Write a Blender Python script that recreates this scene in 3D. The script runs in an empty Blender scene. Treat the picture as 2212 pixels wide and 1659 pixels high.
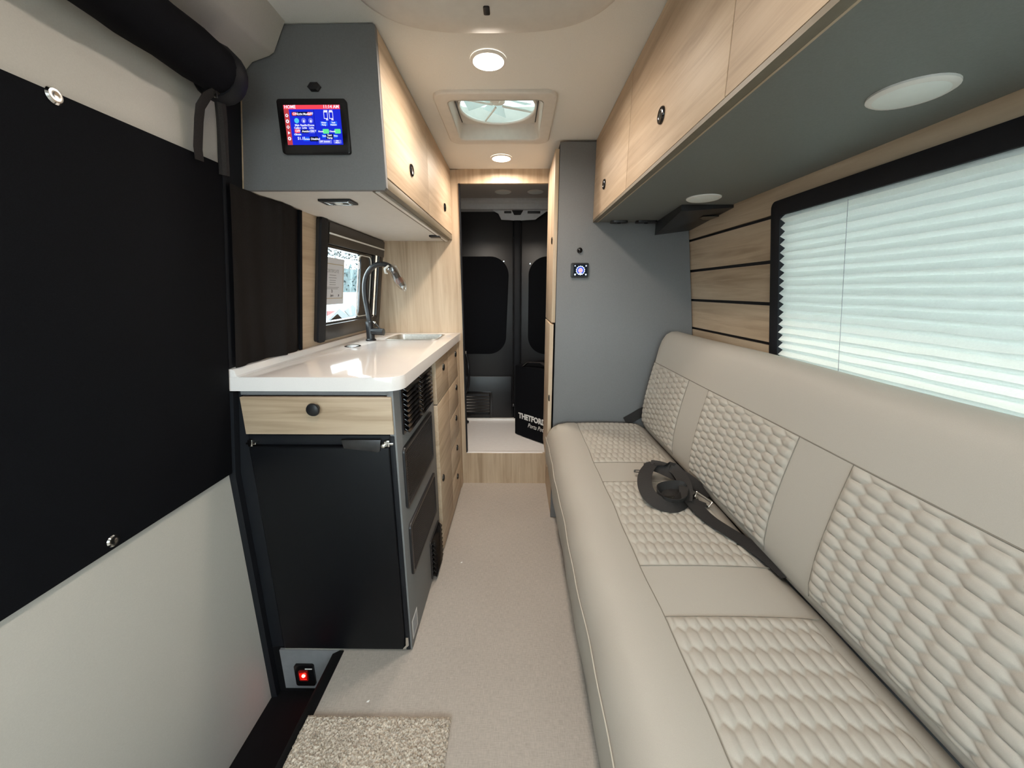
import bpy, bmesh, math, random
from mathutils import Vector, Matrix
random.seed(7)
PI = math.pi
EXPOSURE, SKY, LAMP_W = 0.92, 7.0, 3.1
SC = bpy.context.scene
COL = SC.collection
# ------------------------------------------------------------------ camera
FPX, CX, CY = 825.0, 1106.0, 829.5
PITCH, YAW, CAMH = math.atan((829.5-629)/FPX), math.atan(9/FPX), 1.18
CF = Vector((-math.sin(YAW)*math.cos(PITCH), math.cos(YAW)*math.cos(PITCH), -math.sin(PITCH)))
CR = Vector((math.cos(YAW), math.sin(YAW), 0)); CU = CR.cross(CF)
CAM = Vector((0, 0, CAMH))
cd = bpy.data.cameras.new('camera'); cam = bpy.data.objects.new('camera', cd); COL.objects.link(cam)
m = Matrix((CR, CU, -CF)).transposed().to_4x4(); m.translation = CAM
cam.matrix_world = m
cd.sensor_width = 36; cd.lens = FPX/2212*36; cd.clip_start = 0.02
SC.camera = cam
# ------------------------------------------------------------------ world / exposure
SC.view_settings.view_transform = 'Standard'; SC.view_settings.look = 'None'
SC.view_settings.gamma = 1; SC.view_settings.use_curve_mapping = False
SC.view_settings.exposure = EXPOSURE
w = bpy.data.worlds.new('overcast_sky'); SC.world = w; w.use_nodes = True
bg = w.node_tree.nodes['Background']; bg.inputs[0].default_value = (0.83, 0.93, 1.0, 1); bg.inputs[1].default_value = SKY
LAMP_COL = (1.0, 0.87, 0.74)

def ray(u, v): return CF + CR*((u-CX)/FPX) + CU*((CY-v)/FPX)
def onX(u, v, x): d = ray(u, v); return CAM + d*(x/d.x)
def onY(u, v, y): d = ray(u, v); return CAM + d*(y/d.y)
def onZ(u, v, z): d = ray(u, v); return CAM + d*((z-CAMH)/d.z)
def XL(z): return -0.846 if z < .65 else -(.80-.143*(z-.97))     # leaning van side, left
def XR(z): return .895 if z < .65 else .845-.143*(z-1.0)         # and right
def ZC(y): return 1.80+(2.2-y)*.0174                             # ceiling height
def onC(u, v):
    z = 1.8
    for i in range(20): q = onZ(u, v, z); z = ZC(q.y)
    return q

# ------------------------------------------------------------------ materials
def nm(name):
    mt = bpy.data.materials.new(name); mt.use_nodes = True
    nt = mt.node_tree; return mt, nt, nt.nodes['Principled BSDF']
def col4(c): return (c[0], c[1], c[2], 1)
def pos(nt, scale=(1,1,1), rot=(0,0,0)):
    g = nt.nodes.new('ShaderNodeNewGeometry'); mp = nt.nodes.new('ShaderNodeMapping')
    mp.inputs['Scale'].default_value = scale; mp.inputs['Rotation'].default_value = rot
    nt.links.new(g.outputs['Position'], mp.inputs[0]); return mp.outputs[0]
def noise(nt, vec, scale, detail=3, rough=.55, dist=0):
    n = nt.nodes.new('ShaderNodeTexNoise'); n.inputs['Scale'].default_value = scale
    n.inputs['Detail'].default_value = detail; n.inputs['Roughness'].default_value = rough
    n.inputs['Distortion'].default_value = dist
    nt.links.new(vec, n.inputs['Vector']); return n.outputs['Fac']
def ramp(nt, fac, stops):
    r = nt.nodes.new('ShaderNodeValToRGB'); e = r.color_ramp.elements
    while len(e) > 1: e.remove(e[-1])
    e[0].position, e[0].color = stops[0][0], col4(stops[0][1])
    for p, c in stops[1:]:
        k = e.new(p); k.color = col4(c)
    nt.links.new(fac, r.inputs[0]); return r.outputs[0]
def bump(nt, fac, strength, dist, bs):
    b = nt.nodes.new('ShaderNodeBump'); b.inputs['Strength'].default_value = strength; b.inputs['Distance'].default_value = dist
    nt.links.new(fac, b.inputs['Height']); nt.links.new(b.outputs[0], bs.inputs['Normal'])
def plain(name, c, rough=.5, metal=0, spec=.5, var=.06, nscale=40, bstr=0, bdist=.001, coat=0):
    mt, nt, bs = nm(name)
    bs.inputs['Roughness'].default_value = rough; bs.inputs['Metallic'].default_value = metal
    bs.inputs['Specular IOR Level'].default_value = spec; bs.inputs['Coat Weight'].default_value = coat
    f = noise(nt, pos(nt), nscale, 3)
    lo = tuple(x*(1-var) for x in c); hi = tuple(min(1, x*(1+var)) for x in c)
    nt.links.new(ramp(nt, f, [(.3, lo), (.7, hi)]), bs.inputs['Base Color'])
    if bstr: bump(nt, f, bstr, bdist, bs)
    return mt
def wood(name, axis, c_lo, c_mid, c_hi, rough=.54):
    """light oak laminate, grain along axis 'x','y' or 'z'"""
    mt, nt, bs = nm(name)
    sl, sa = 1.6, 34
    sc = {'x': (sl, sa, sa), 'y': (sa, sl, sa), 'z': (sa, sa, sl)}[axis]
    f1 = noise(nt, pos(nt, sc), 1.0, 6, .62, .9)
    sl2, sa2 = .9, 7
    sc2 = {'x': (sl2, sa2, sa2), 'y': (sa2, sl2, sa2), 'z': (sa2, sa2, sl2)}[axis]
    f2 = noise(nt, pos(nt, sc2), 1.3, 3, .5, 1.2)
    mx = nt.nodes.new('ShaderNodeMath'); mx.operation = 'MULTIPLY_ADD'
    mx.inputs[1].default_value = .55; nt.links.new(f1, mx.inputs[0])
    m2 = nt.nodes.new('ShaderNodeMath'); m2.operation = 'MULTIPLY'; m2.inputs[1].default_value = .45
    nt.links.new(f2, m2.inputs[0]); nt.links.new(m2.outputs[0], mx.inputs[2])
    nt.links.new(ramp(nt, mx.outputs[0], [(.32, c_lo), (.47, c_mid), (.64, c_hi)]), bs.inputs['Base Color'])
    bs.inputs['Roughness'].default_value = rough
    bump(nt, f1, .22, .0012, bs)
    return mt
def emit(name, c, s):
    mt = bpy.data.materials.new(name); mt.use_nodes = True; nt = mt.node_tree
    nt.nodes.remove(nt.nodes['Principled BSDF']); e = nt.nodes.new('ShaderNodeEmission')
    e.inputs[0].default_value = col4(c); e.inputs[1].default_value = s
    nt.links.new(e.outputs[0], nt.nodes['Material Output'].inputs[0]); return mt
def thin_glass(name, tint=(1, 1, 1), refl=.12, rough=.0):
    mt = bpy.data.materials.new(name); mt.use_nodes = True; nt = mt.node_tree
    nt.nodes.remove(nt.nodes['Principled BSDF'])
    t = nt.nodes.new('ShaderNodeBsdfTransparent'); t.inputs[0].default_value = col4(tint)
    g = nt.nodes.new('ShaderNodeBsdfGlossy'); g.inputs['Roughness'].default_value = rough
    mx = nt.nodes.new('ShaderNodeMixShader'); mx.inputs[0].default_value = refl
    nt.links.new(t.outputs[0], mx.inputs[1]); nt.links.new(g.outputs[0], mx.inputs[2])
    nt.links.new(mx.outputs[0], nt.nodes['Material Output'].inputs[0]); return mt
def translucent(name, c, trans, rough=.7):
    mt = bpy.data.materials.new(name); mt.use_nodes = True; nt = mt.node_tree
    nt.nodes.remove(nt.nodes['Principled BSDF'])
    d = nt.nodes.new('ShaderNodeBsdfDiffuse'); d.inputs[0].default_value = col4(c)
    t = nt.nodes.new('ShaderNodeBsdfTranslucent'); t.inputs[0].default_value = col4(c)
    f = noise(nt, pos(nt), 260, 2)
    nt.links.new(ramp(nt, f, [(.3, tuple(x*.95 for x in c)), (.7, c)]), d.inputs[0])
    mx = nt.nodes.new('ShaderNodeMixShader'); mx.inputs[0].default_value = trans
    nt.links.new(d.outputs[0], mx.inputs[1]); nt.links.new(t.outputs[0], mx.inputs[2])
    nt.links.new(mx.outputs[0], nt.nodes['Material Output'].inputs[0]); return mt
def woven(name, c_lo, c_hi, sx, sy, rough=.75, mot=.1, bstr=.25):
    mt, nt, bs = nm(name)
    a = noise(nt, pos(nt, (sx*.12, sx, sx)), 1, 2, .6); b = noise(nt, pos(nt, (sy, sy*.12, sy)), 1, 2, .6)
    ad = nt.nodes.new('ShaderNodeMath'); ad.operation = 'ADD'; nt.links.new(a, ad.inputs[0]); nt.links.new(b, ad.inputs[1])
    c = noise(nt, pos(nt), 2.2, 3, .5)
    m2 = nt.nodes.new('ShaderNodeMath'); m2.operation = 'MULTIPLY_ADD'; m2.inputs[1].default_value = mot*4
    nt.links.new(c, m2.inputs[0]); nt.links.new(ad.outputs[0], m2.inputs[2])
    k = nt.nodes.new('ShaderNodeMath'); k.operation = 'MULTIPLY'; k.inputs[1].default_value = 1/(2+mot*4)
    nt.links.new(m2.outputs[0], k.inputs[0])
    nt.links.new(ramp(nt, k.outputs[0], [(.36, c_lo), (.64, c_hi)]), bs.inputs['Base Color'])
    bs.inputs['Roughness'].default_value = rough
    bump(nt, ad.outputs[0], bstr, .0006, bs); return mt

OAK = ((.33, .235, .150), (.475, .355, .242), (.59, .465, .335))
M = dict(
 oak_y=wood('oak_laminate_lengthwise', 'y', *OAK), oak_x=wood('oak_laminate_across', 'x', *OAK), oak_z=wood('oak_laminate_upright', 'z', *OAK),
 grey=plain('charcoal_laminate', (.172, .173, .176), .55, var=.05, nscale=300, bstr=.06, bdist=.0005),
 grey_under=plain('olive_grey_laminate', (.160, .168, .160), .55, var=.05, nscale=300, bstr=.05, bdist=.0005),
 under=plain('pale_grey_laminate', (.70, .68, .64), .5, var=.02),
 headliner=plain('taupe_headliner', (.77, .755, .71), .9, spec=.2, var=.05, nscale=700, bstr=.15, bdist=.0006),
 moulding=plain('beige_moulding', (.54, .51, .46), .6, var=.03, nscale=400, bstr=.05),
 doorskin=plain('greige_door_skin', (.50, .475, .43), .6, var=.03, nscale=400, bstr=.05, bdist=.0004),
 rearliner=plain('grey_rear_liner', (.50, .47, .45), .8, var=.05, nscale=600, bstr=.1),
 beam=plain('painted_grey_steel', (.60, .61, .63), .45, var=.05, nscale=60),
 black_fab=plain('black_blackout_fabric', (.0045, .005, .0068), .85, spec=.10, var=.25, nscale=500, bstr=.1, bdist=.0004),
 black_cur=plain('black_curtain_fabric', (.030, .026, .025), .85, spec=.2, var=.2, nscale=500, bstr=.1, bdist=.0004),
 black_pl=plain('black_plastic', (.011, .011, .013), .38, var=.1, nscale=200),
 black_soft=plain('black_rubber', (.006, .007, .010), .6, spec=.3, var=.1, nscale=200),
 black_gl=plain('gloss_black', (.006, .006, .007), .16, var=.05),
 dark_met=plain('gunmetal', (.09, .09, .095), .32, metal=.9, var=.1),
 fridge=plain('black_fridge_door', (.0035, .004, .0055), .45, spec=.22, var=.15, nscale=400, bstr=.04, bdist=.0003),
 bronze=plain('dark_bronze_frame', (.017, .014, .012), .3, var=.2, nscale=30),
 chrome=plain('chrome', (.75, .75, .74), .12, metal=1, var=.02),
 steel=plain('brushed_stainless', (.60, .57, .52), .42, metal=1, var=.1, nscale=120),
 corian=plain('white_solid_surface', (.83, .79, .765), .085, spec=.75, var=.015, nscale=300),
 pan=plain('white_shower_tray', (.88, .85, .83), .3, var=.02),
 white_pl=plain('white_plastic', (.78, .76, .72), .4, var=.02),
 vent_pl=plain('offwhite_vent_plastic', (.66, .63, .58), .5, var=.03),
 lamp_off=plain('frosted_lens', (.80, .83, .80), .4, var=.02),
 paper=translucent('paper', (.70, .71, .74), .05),
 ink=plain('ink', (.05, .05, .06), .8), ink_gold=plain('gold_ink', (.45, .37, .25), .7), ink_grey=plain('grey_ink', (.35, .36, .38), .8),
 white_print=plain('white_print', (.75, .74, .72), .7),
 leather=plain('taupe_leatherette', (.405, .375, .33), .52, spec=.4, var=.035, nscale=900, bstr=.12, bdist=.0004),
 leather_side=plain('grey_leatherette', (.31, .30, .275), .52, spec=.4, var=.04, nscale=900, bstr=.12, bdist=.0004),
 stitch=plain('cream_piping', (.52, .485, .42), .6, var=.04), seam=plain('seam_shadow_thread', (.20, .18, .15), .8),
 webbing=woven('black_belt_webbing', (.008, .007, .0065), (.022, .019, .018), 900, 900, .75, .05, .3),
 floor=woven('woven_vinyl_floor', (.365, .325, .288), (.505, .455, .405), 420, 420, .62, .12, .2),
 carpet=plain('shaggy_beige_carpet', (.52, .46, .39), .95, spec=.1, var=.42, nscale=190, bstr=1.0, bdist=.003),
 rubber=plain('black_step_rubber', (.004, .004, .005), .75, spec=.2, var=.2),
 grey_step=plain('grey_step_panel', (.20, .20, .21), .5),
 blind=translucent('pleated_blind_fabric', (.80, .84, .80), .056),
 blade=translucent('fan_blade_plastic', (.62, .68, .66), .45),
 lid=translucent('translucent_vent_lid', (.34, .40, .38), .35),
 glass=thin_glass('window_glass', (.96, .99, .98), .08), wrap=thin_glass('clear_plastic_wrap', (.93, .92, .90), .22, .15),
 lamp_on=emit('lit_led_lens', (1.0, .90, .78), 8.0),
 led_red=emit('red_led', (1.0, .035, .02), 45.0), red_glow=plain('red_translucent_plastic', (.25, .008, .006), .3),
 foliage=plain('hedge_leaves', (.035, .062, .066), .7, var=.6, nscale=8),
 white_gel=plain('white_gelcoat', (.19, .20, .20), .5, var=.02), decal=plain('grey_decal', (.075, .09, .092), .5), decal_red=plain('red_decal', (.14, .02, .02), .5),
 asphalt=plain('yard_asphalt', (.09, .09, .09), .9), yellow=plain('yellow_flower', (.75, .55, .08), .7),
 tag_brown=plain('maroon_tag', (.16, .05, .04), .6),
 spacer=plain('olive_edge_band', (.16, .135, .095), .5),
)

# ------------------------------------------------------------------ mesh helpers
class B:
    def __init__(s): s.bm = bmesh.new()
    def _bev(s, geom_edges, b, seg):
        bmesh.ops.bevel(s.bm, geom=list(geom_edges), offset=b, segments=seg, profile=.5, affect='EDGES', clamp_overlap=True)
    def box(s, x0, x1, y0, y1, z0, z1, bev=0, seg=2):
        r = bmesh.ops.create_cube(s.bm, size=1)
        for v in r['verts']:
            v.co = Vector(((x0+x1)/2+v.co.x*(x1-x0), (y0+y1)/2+v.co.y*(y1-y0), (z0+z1)/2+v.co.z*(z1-z0)))
        if bev:
            s._bev({e for v in r['verts'] for e in v.link_edges}, bev, seg)
        return s
    def hexa(s, p):     # 8 corner points, bottom loop then top loop
        v = [s.bm.verts.new(q) for q in p]
        for f in ((3,2,1,0),(4,5,6,7),(0,1,5,4),(1,2,6,5),(2,3,7,6),(3,0,4,7)):
            s.bm.faces.new([v[i] for i in f])
        return s
    def prism(s, pts, a0, a1, axis='y', bev=0, seg=2):
        """pts: 2D outline; axis y: (x,z), axis x: (y,z), axis z: (x,y)"""
        def P(p, a): return {'y': (p[0], a, p[1]), 'x': (a, p[0], p[1]), 'z': (p[0], p[1], a)}[axis]
        va = [s.bm.verts.new(P(p, a0)) for p in pts]; vb = [s.bm.verts.new(P(p, a1)) for p in pts]
        n = len(pts); fs = [s.bm.faces.new(va), s.bm.faces.new(vb[::-1])]
        for i in range(n): fs.append(s.bm.faces.new((va[i], vb[i], vb[(i+1) % n], va[(i+1) % n])))
        bmesh.ops.recalc_face_normals(s.bm, faces=fs)
        if bev:
            ed = {e for f in fs[:2] for e in f.edges}
            s._bev(ed, bev, seg)
        return s
    def plate(s, outer, holes, t, mat, bev=0, seg=2):
        """flat plate with holes: local xy outline, local z 0..t, placed by matrix mat"""
        b2 = bmesh.new(); ed = []
        for lp in [outer]+list(holes):
            vs = [b2.verts.new((p[0], p[1], 0)) for p in lp]
            ed += [b2.edges.new((vs[i], vs[(i+1) % len(vs)])) for i in range(len(vs))]
        bmesh.ops.triangle_fill(b2, edges=ed, use_beauty=True, normal=(0, 0, 1))
        r = bmesh.ops.extrude_face_region(b2, geom=list(b2.faces))
        for v in [g for g in r['geom'] if isinstance(g, bmesh.types.BMVert)]: v.co.z += t
        bmesh.ops.recalc_face_normals(b2, faces=list(b2.faces))
        if bev:
            te = [e for e in b2.edges if len(e.link_faces) == 2 and e.calc_face_angle(0) > 1.2 and all(abs(v.co.z-t) < 1e-6 for v in e.verts)]
            bmesh.ops.bevel(b2, geom=te, offset=bev, segments=seg, profile=.5, affect='EDGES', clamp_overlap=True)
        b2.transform(mat)
        me = bpy.data.meshes.new('tmp'); b2.to_mesh(me); b2.free(); s.bm.from_mesh(me); bpy.data.meshes.remove(me)
        return s
    def cyl(s, c, axis, r, h, n=20, r2=None, cap=True):
        """cylinder from c along axis for h"""
        ax = Vector(axis).normalized(); q = ax.to_track_quat('Z', 'Y').to_matrix()
        c = Vector(c); r2 = r if r2 is None else r2
        a = [s.bm.verts.new(c+q@Vector((r*math.cos(2*PI*i/n), r*math.sin(2*PI*i/n), 0))) for i in range(n)]
        b = [s.bm.verts.new(c+q@Vector((r2*math.cos(2*PI*i/n), r2*math.sin(2*PI*i/n), h))) for i in range(n)]
        for i in range(n): s.bm.faces.new((a[i], a[(i+1) % n], b[(i+1) % n], b[i]))
        if cap: s.bm.faces.new(a[::-1]); s.bm.faces.new(b)
        return s
    def lathe(s, c, axis, prof, n=24, sq=(1, 1)):
        """prof: (radius, height) from base; closes at radius 0"""
        ax = Vector(axis).normalized(); q = ax.to_track_quat('Z', 'Y').to_matrix(); c = Vector(c)
        rings = []
        for r, h in prof:
            if r < 1e-6: rings.append([s.bm.verts.new(c+q@Vector((0, 0, h)))])
            else: rings.append([s.bm.verts.new(c+q@Vector((sq[0]*r*math.cos(2*PI*i/n), sq[1]*r*math.sin(2*PI*i/n), h))) for i in range(n)])
        for A, C in zip(rings, rings[1:]):
            for i in range(n):
                j = (i+1) % n
                if len(A) == 1: s.bm.faces.new((A[0], C[j], C[i]))
                elif len(C) == 1: s.bm.faces.new((A[i], A[j], C[0]))
                else: s.bm.faces.new((A[i], A[j], C[j], C[i]))
        bmesh.ops.recalc_face_normals(s.bm, faces=list(s.bm.faces)); return s
    def tube(s, pts, r, n=10, cap=True):
        pts = [Vector(p) for p in pts]; rings = []; up = Vector((0, 0, 1)); rr = r if isinstance(r, (list, tuple)) else [r]*len(pts)
        for i, p in enumerate(pts):
            t = (pts[min(i+1, len(pts)-1)]-pts[max(i-1, 0)]).normalized()
            a = t.cross(up)
            if a.length < 1e-3: a = t.cross(Vector((1, 0, 0)))
            if rings and a.dot(pa) < 0: a = -a
            a.normalize(); pa = a; b = a.cross(t)
            rings.append([s.bm.verts.new(p+a*rr[i]*math.cos(2*PI*k/n)+b*rr[i]*math.sin(2*PI*k/n)) for k in range(n)])
        for A, C in zip(rings, rings[1:]):
            for k in range(n): s.bm.faces.new((A[k], A[(k+1) % n], C[(k+1) % n], C[k]))
        if cap: s.bm.faces.new(rings[0][::-1]); s.bm.faces.new(rings[-1])
        bmesh.ops.recalc_face_normals(s.bm, faces=list(s.bm.faces)); return s
    def grid(s, nu, nv, fn):
        g = [[s.bm.verts.new(fn(i/nu, j/nv)) for j in range(nv+1)] for i in range(nu+1)]
        for i in range(nu):
            for j in range(nv): s.bm.faces.new((g[i][j], g[i+1][j], g[i+1][j+1], g[i][j+1]))
        return s
    def ribbon(s, pts, wdir, width, th=.0016):
        """webbing: centre path, per-point width direction"""
        pts = [Vector(p) for p in pts]; n = len(pts)
        ws = [Vector(w).normalized() for w in (wdir if isinstance(wdir, list) else [wdir]*n)]
        rows = []
        for i, p in enumerate(pts):
            t = (pts[min(i+1, n-1)]-pts[max(i-1, 0)]).normalized(); wv = (ws[i]-t*ws[i].dot(t)).normalized(); nn = t.cross(wv)
            h = width/2
            rows.append([s.bm.verts.new(p+wv*a*h+nn*b*th/2) for a, b in ((-1,-1),(1,-1),(1,1),(-1,1))])
        fs = []
        for A, C in zip(rows, rows[1:]):
            for k in range(4): fs.append(s.bm.faces.new((A[k], A[(k+1) % 4], C[(k+1) % 4], C[k])))
        fs.append(s.bm.faces.new(rows[0][::-1])); fs.append(s.bm.faces.new(rows[-1]))
        bmesh.ops.recalc_face_normals(s.bm, faces=fs); return s
    def obj(s, name, mat, parent=None, smooth=35, origin=None):
        me = bpy.data.meshes.new(name)
        vs = [v.co for v in s.bm.verts]
        if parent is None:
            o_ = Vector(origin) if origin is not None else Vector(((min(v.x for v in vs)+max(v.x for v in vs))/2, (min(v.y for v in vs)+max(v.y for v in vs))/2, min(v.z for v in vs)))
        else:
            o_ = world_loc(parent)
        bmesh.ops.translate(s.bm, verts=s.bm.verts, vec=-o_)
        s.bm.to_mesh(me); s.bm.free()
        if smooth:
            me.polygons.foreach_set('use_smooth', [True]*len(me.polygons)); me.set_sharp_from_angle(angle=math.radians(smooth))
        me.materials.append(M[mat] if isinstance(mat, str) else mat)
        o = bpy.data.objects.new(name, me); COL.objects.link(o)
        if parent is None: o.location = o_
        else: o.parent = parent
        return o
def world_loc(o):
    p = Vector((0, 0, 0))
    while o is not None: p += o.location; o = o.parent
    return p
def tag(o, label, cat, group=None, kind=None):
    o['label'] = label; o['category'] = cat
    if group: o['group'] = group
    if kind: o['kind'] = kind
    return o
def thing(name, label, cat, loc, group=None, kind=None):
    o = bpy.data.objects.new(name, None); COL.objects.link(o); o.location = loc; o.empty_display_size = .05
    return tag(o, label, cat, group, kind)
def rrect(cx, cy, w_, h_, r, n=6):
    out = []
    for sx, sy, a0 in ((1, 1, 0), (-1, 1, PI/2), (-1, -1, PI), (1, -1, 3*PI/2)):
        for i in range(n+1):
            a = a0+PI/2*i/n
            out.append((cx+sx*(w_/2-r)+r*math.cos(a), cy+sy*(h_/2-r)+r*math.sin(a)))
    return out
def frame(o, x, y):     # local frame matrix: origin, x dir, y dir
    x = Vector(x).normalized(); y = Vector(y).normalized(); z = x.cross(y)
    mt = Matrix((x, y, z)).transposed().to_4x4(); mt.translation = Vector(o); return mt
def face_cam(o): return frame(o, (1, 0, 0), (0, 0, 1))         # faces -Y
def face_right(o): return frame(o, (0, 1, 0), (0, 0, 1))       # faces +X
def face_left(o): return frame(o, (0, -1, 0), (0, 0, 1))       # faces -X
def face_down(o): return frame(o, (1, 0, 0), (0, -1, 0))       # faces -Z
def text(name, body, size, mat4, mat, parent, align='LEFT', th=.0002, shear=0, sx=1, bold=0):
    cu = bpy.data.curves.new(name, 'FONT'); cu.body = body; cu.size = size; cu.align_x = align; cu.shear = shear
    cu.extrude = th; cu.resolution_u = 2; cu.offset = bold
    t = bpy.data.objects.new(name, cu); COL.objects.link(t)
    bpy.context.view_layer.update()
    me = bpy.data.meshes.new_from_object(t.evaluated_get(bpy.context.evaluated_depsgraph_get()))
    bpy.data.objects.remove(t); bpy.data.curves.remove(cu)
    b = B(); b.bm.from_mesh(me); bpy.data.meshes.remove(me)
    b.bm.transform(mat4 @ Matrix.Diagonal((sx, 1, 1, 1)))
    return b.obj(name, mat, parent, smooth=0)
def disc_knob(c, axis, parent, r=.0165, h=.006):
    k = B().lathe(c, axis, [(r, 0), (r, h*.5), (r*.93, h*.85), (r*.80, h), (r*.70, h*.72), (r*.5, h*.62), (0, h*.58)], 22).obj('knob', 'black_gl', parent)
    return k
def knob(c, axis, parent, r=.0135, mat='black_gl', h=.02):
    return B().lathe(c, axis, [(r*.62, 0), (r*.55, h*.35), (r*.9, h*.5), (r, h*.7), (r*.9, h*.9), (r*.5, h), (0, h*1.02)], 18).obj('knob', mat, parent)
# ================================================================== THE SHELL
WELL = -.582
b = B(); b.box(WELL, .93, -1.6, 1.04, -.04, 0); b.box(-.783, .93, 1.04, 2.87, -.04, 0)
fl = tag(b.obj('floor', 'floor', smooth=0), 'taupe woven vinyl floor running down the aisle', 'floor', kind='structure')
B().prism([(WELL-.045, -.05), (WELL+.004, -.05), (WELL+.004, .003), (WELL-.010, .003), (WELL-.036, -.012), (WELL-.045, -.03)], -1.6, 1.033).obj('edge_trim', 'rubber', fl)
def zslope(b):
    for v in b.bm.verts: v.co.z += (2.2-v.co.y)*.0174
    return b
VX, VY = -.072, 1.632
b = B().plate([(-.9, -1.6), (.9, -1.6), (.9, 2.9), (-.9, 2.9)], [rrect(VX, VY, .34, .345, .03)], .03, Matrix.Translation((0, 0, 1.80)))
tag(zslope(b).obj('ceiling', 'headliner', smooth=0), 'flat taupe headliner ceiling with a square vent opening', 'ceiling', kind='structure')

def lwall(b, y0, y1, z0, z1, off=0.0, th=.03, f=XL):
    s = -1 if f is XL else 1
    zs = [z0]+([.65] if z0 < .65 < z1 else [])+[z1]
    pr = [(f(z)-s*off, z) for z in zs]+[(f(z)+s*th, z) for z in zs[::-1]]
    return b.prism(pr, y0, y1, 'y')
KW = (1.53, 2.155, 1.03, 1.405)      # kitchen window hole y0,y1,z0,z1
b = B()
lwall(b, 1.109, KW[0], -.05, 1.82); lwall(b, KW[1], 2.9, -.05, 1.82); lwall(b, KW[0], KW[1], -.05, KW[2]); lwall(b, KW[0], KW[1], KW[3], 1.82)
tag(b.obj('wall_left', 'oak_y', smooth=0), 'pale oak laminate van wall around the kitchen window', 'wall', kind='structure')
# right wall: black backing, separate oak planks
RW = (-.02, 1.21, .70, 1.40)
b = B()
lwall(b, -.4, RW[0], -.05, 1.82, f=XR); lwall(b, RW[1], 2.9, -.05, 1.82, f=XR); lwall(b, RW[0], RW[1], -.05, RW[2], f=XR); lwall(b, RW[0], RW[1], RW[3], 1.82, f=XR)
wr = tag(b.obj('wall_right', 'black_soft', smooth=0), 'oak planked van wall with black grooves beside the blind', 'wall', kind='structure')
for z0, z1, y0, y1 in ((.80, 1.0055, 1.245, 1.835), (1.0165, 1.1345, 1.245, 1.835), (1.1455, 1.2635, 1.245, 1.835), (1.2745, 1.3945, 1.245, 1.835), (1.4055, 1.49, -.38, 1.835)):
    lwall(B(), y0, y1, z0, z1, off=.009, th=0, f=XR).obj('plank', 'oak_y', wr)
# cab of the van, behind the camera: windscreen and side windows added for daylight
b = B().plate([(-.92, -.05), (.92, -.05), (.92, 1.9), (-.92, 1.9)], [[(-.80, .88), (.80, .88), (.70, 1.68), (-.70, 1.68)]], .03, frame((0, -1.57, 0), (1, 0, 0), (0, 0, 1)))
tag(b.obj('wall_front', 'doorskin', smooth=0), 'grey cab front with a wide windscreen opening added for daylight', 'wall', kind='structure')
b = B().box(-.81, .81, -1.592, -1.588, .87, 1.69); tag(b.obj('fill_windscreen', 'glass', smooth=0), 'wide unseen windscreen pane added to the cab for daylight', 'window', kind='structure')
CB = (-1.40, -.55, .92, 1.60)
for f, nm_, nw, lab in ((XL, 'wall_cab_left', 'fill_window_left', 'left'), (XR, 'wall_cab_right', 'fill_window_right', 'right')):
    b = B(); lwall(b, -1.6, CB[0], -.3, 1.84, f=f); lwall(b, CB[1], -.4, -.3, 1.84, f=f); lwall(b, CB[0], CB[1], -.3, CB[2], f=f); lwall(b, CB[0], CB[1], CB[3], 1.84, f=f)
    tag(b.obj(nm_, 'doorskin', smooth=0), 'greige cab door on the %s side' % lab, 'wall', kind='structure')
    b = B(); lwall(b, CB[0]-.02, CB[1]+.02, CB[2]-.02, CB[3]+.02, off=-.012, th=.016, f=f); tag(b.obj(nw, 'glass', smooth=0), 'clear unseen cab window added for daylight on the %s side' % lab, 'window', kind='structure')

# bulkhead with doorway to the shower
JL, JR, HD = -.306, .170, 1.731
wb = thing('wall_bulkhead', 'pale oak bulkhead framing the doorway to the shower', 'wall', (0, 2.21, 0), kind='structure')
B().prism([(-.85, .0), (JL, .0), (JL, 1.80), (XL(1.8)-.01, 1.80), (XL(.95)-.01, .95)], 2.2, 2.22).obj('side_panel', 'oak_z', wb, smooth=0)
B().box(JL, .186, 2.2005, 2.22, HD, 1.80).obj('header', 'oak_z', wb, smooth=0)
B().box(JL, .186, 2.2005, 2.22, 0, .203).obj('riser', 'oak_z', wb, smooth=0)
B().box(JL-.001, JL+.006, 2.196, 2.222, .21, HD).obj('edge_seal', 'black_soft', wb, smooth=0)
b = B(); b.prism([(2.2, ZC(2.2)-.003), (2.2, ZC(2.2)+.03), (2.222, ZC(2.2)+.03), (2.222, ZC(2.2)-.003)], -.80, .166, 'x')
b.obj('top_filler', 'oak_z', wb, smooth=0)

# shower compartment
b = B(); b.box(-.46, -.44, 2.22, 2.88, .2, 1.81); tag(b.obj('wall_shower_left', 'black_pl', smooth=0), 'dark shower side wall behind the oak bulkhead', 'wall', kind='structure')
b = B(); b.box(.46, .48, 2.22, 2.88, 0, 1.81); tag(b.obj('wall_shower_right', 'black_pl', smooth=0), 'dark shower side wall behind the grey closet', 'wall', kind='structure')
st = thing('shower_tray', 'white shower tray on the raised floor behind the oak riser', 'shower tray', (0, 2.53, 0))
b = B(); b.box(-.435, .455, 2.224, 2.858, .16, .200); b.obj('tray_floor', 'pan', st)
B().box(-.435, .166, 2.203, 2.235, .2, .206, .002).obj('tray_rim', 'pan', st)
B().box(-.435, .455, 2.825, 2.858, .195, .216, .005).obj('tray_rim', 'pan', st)

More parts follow.
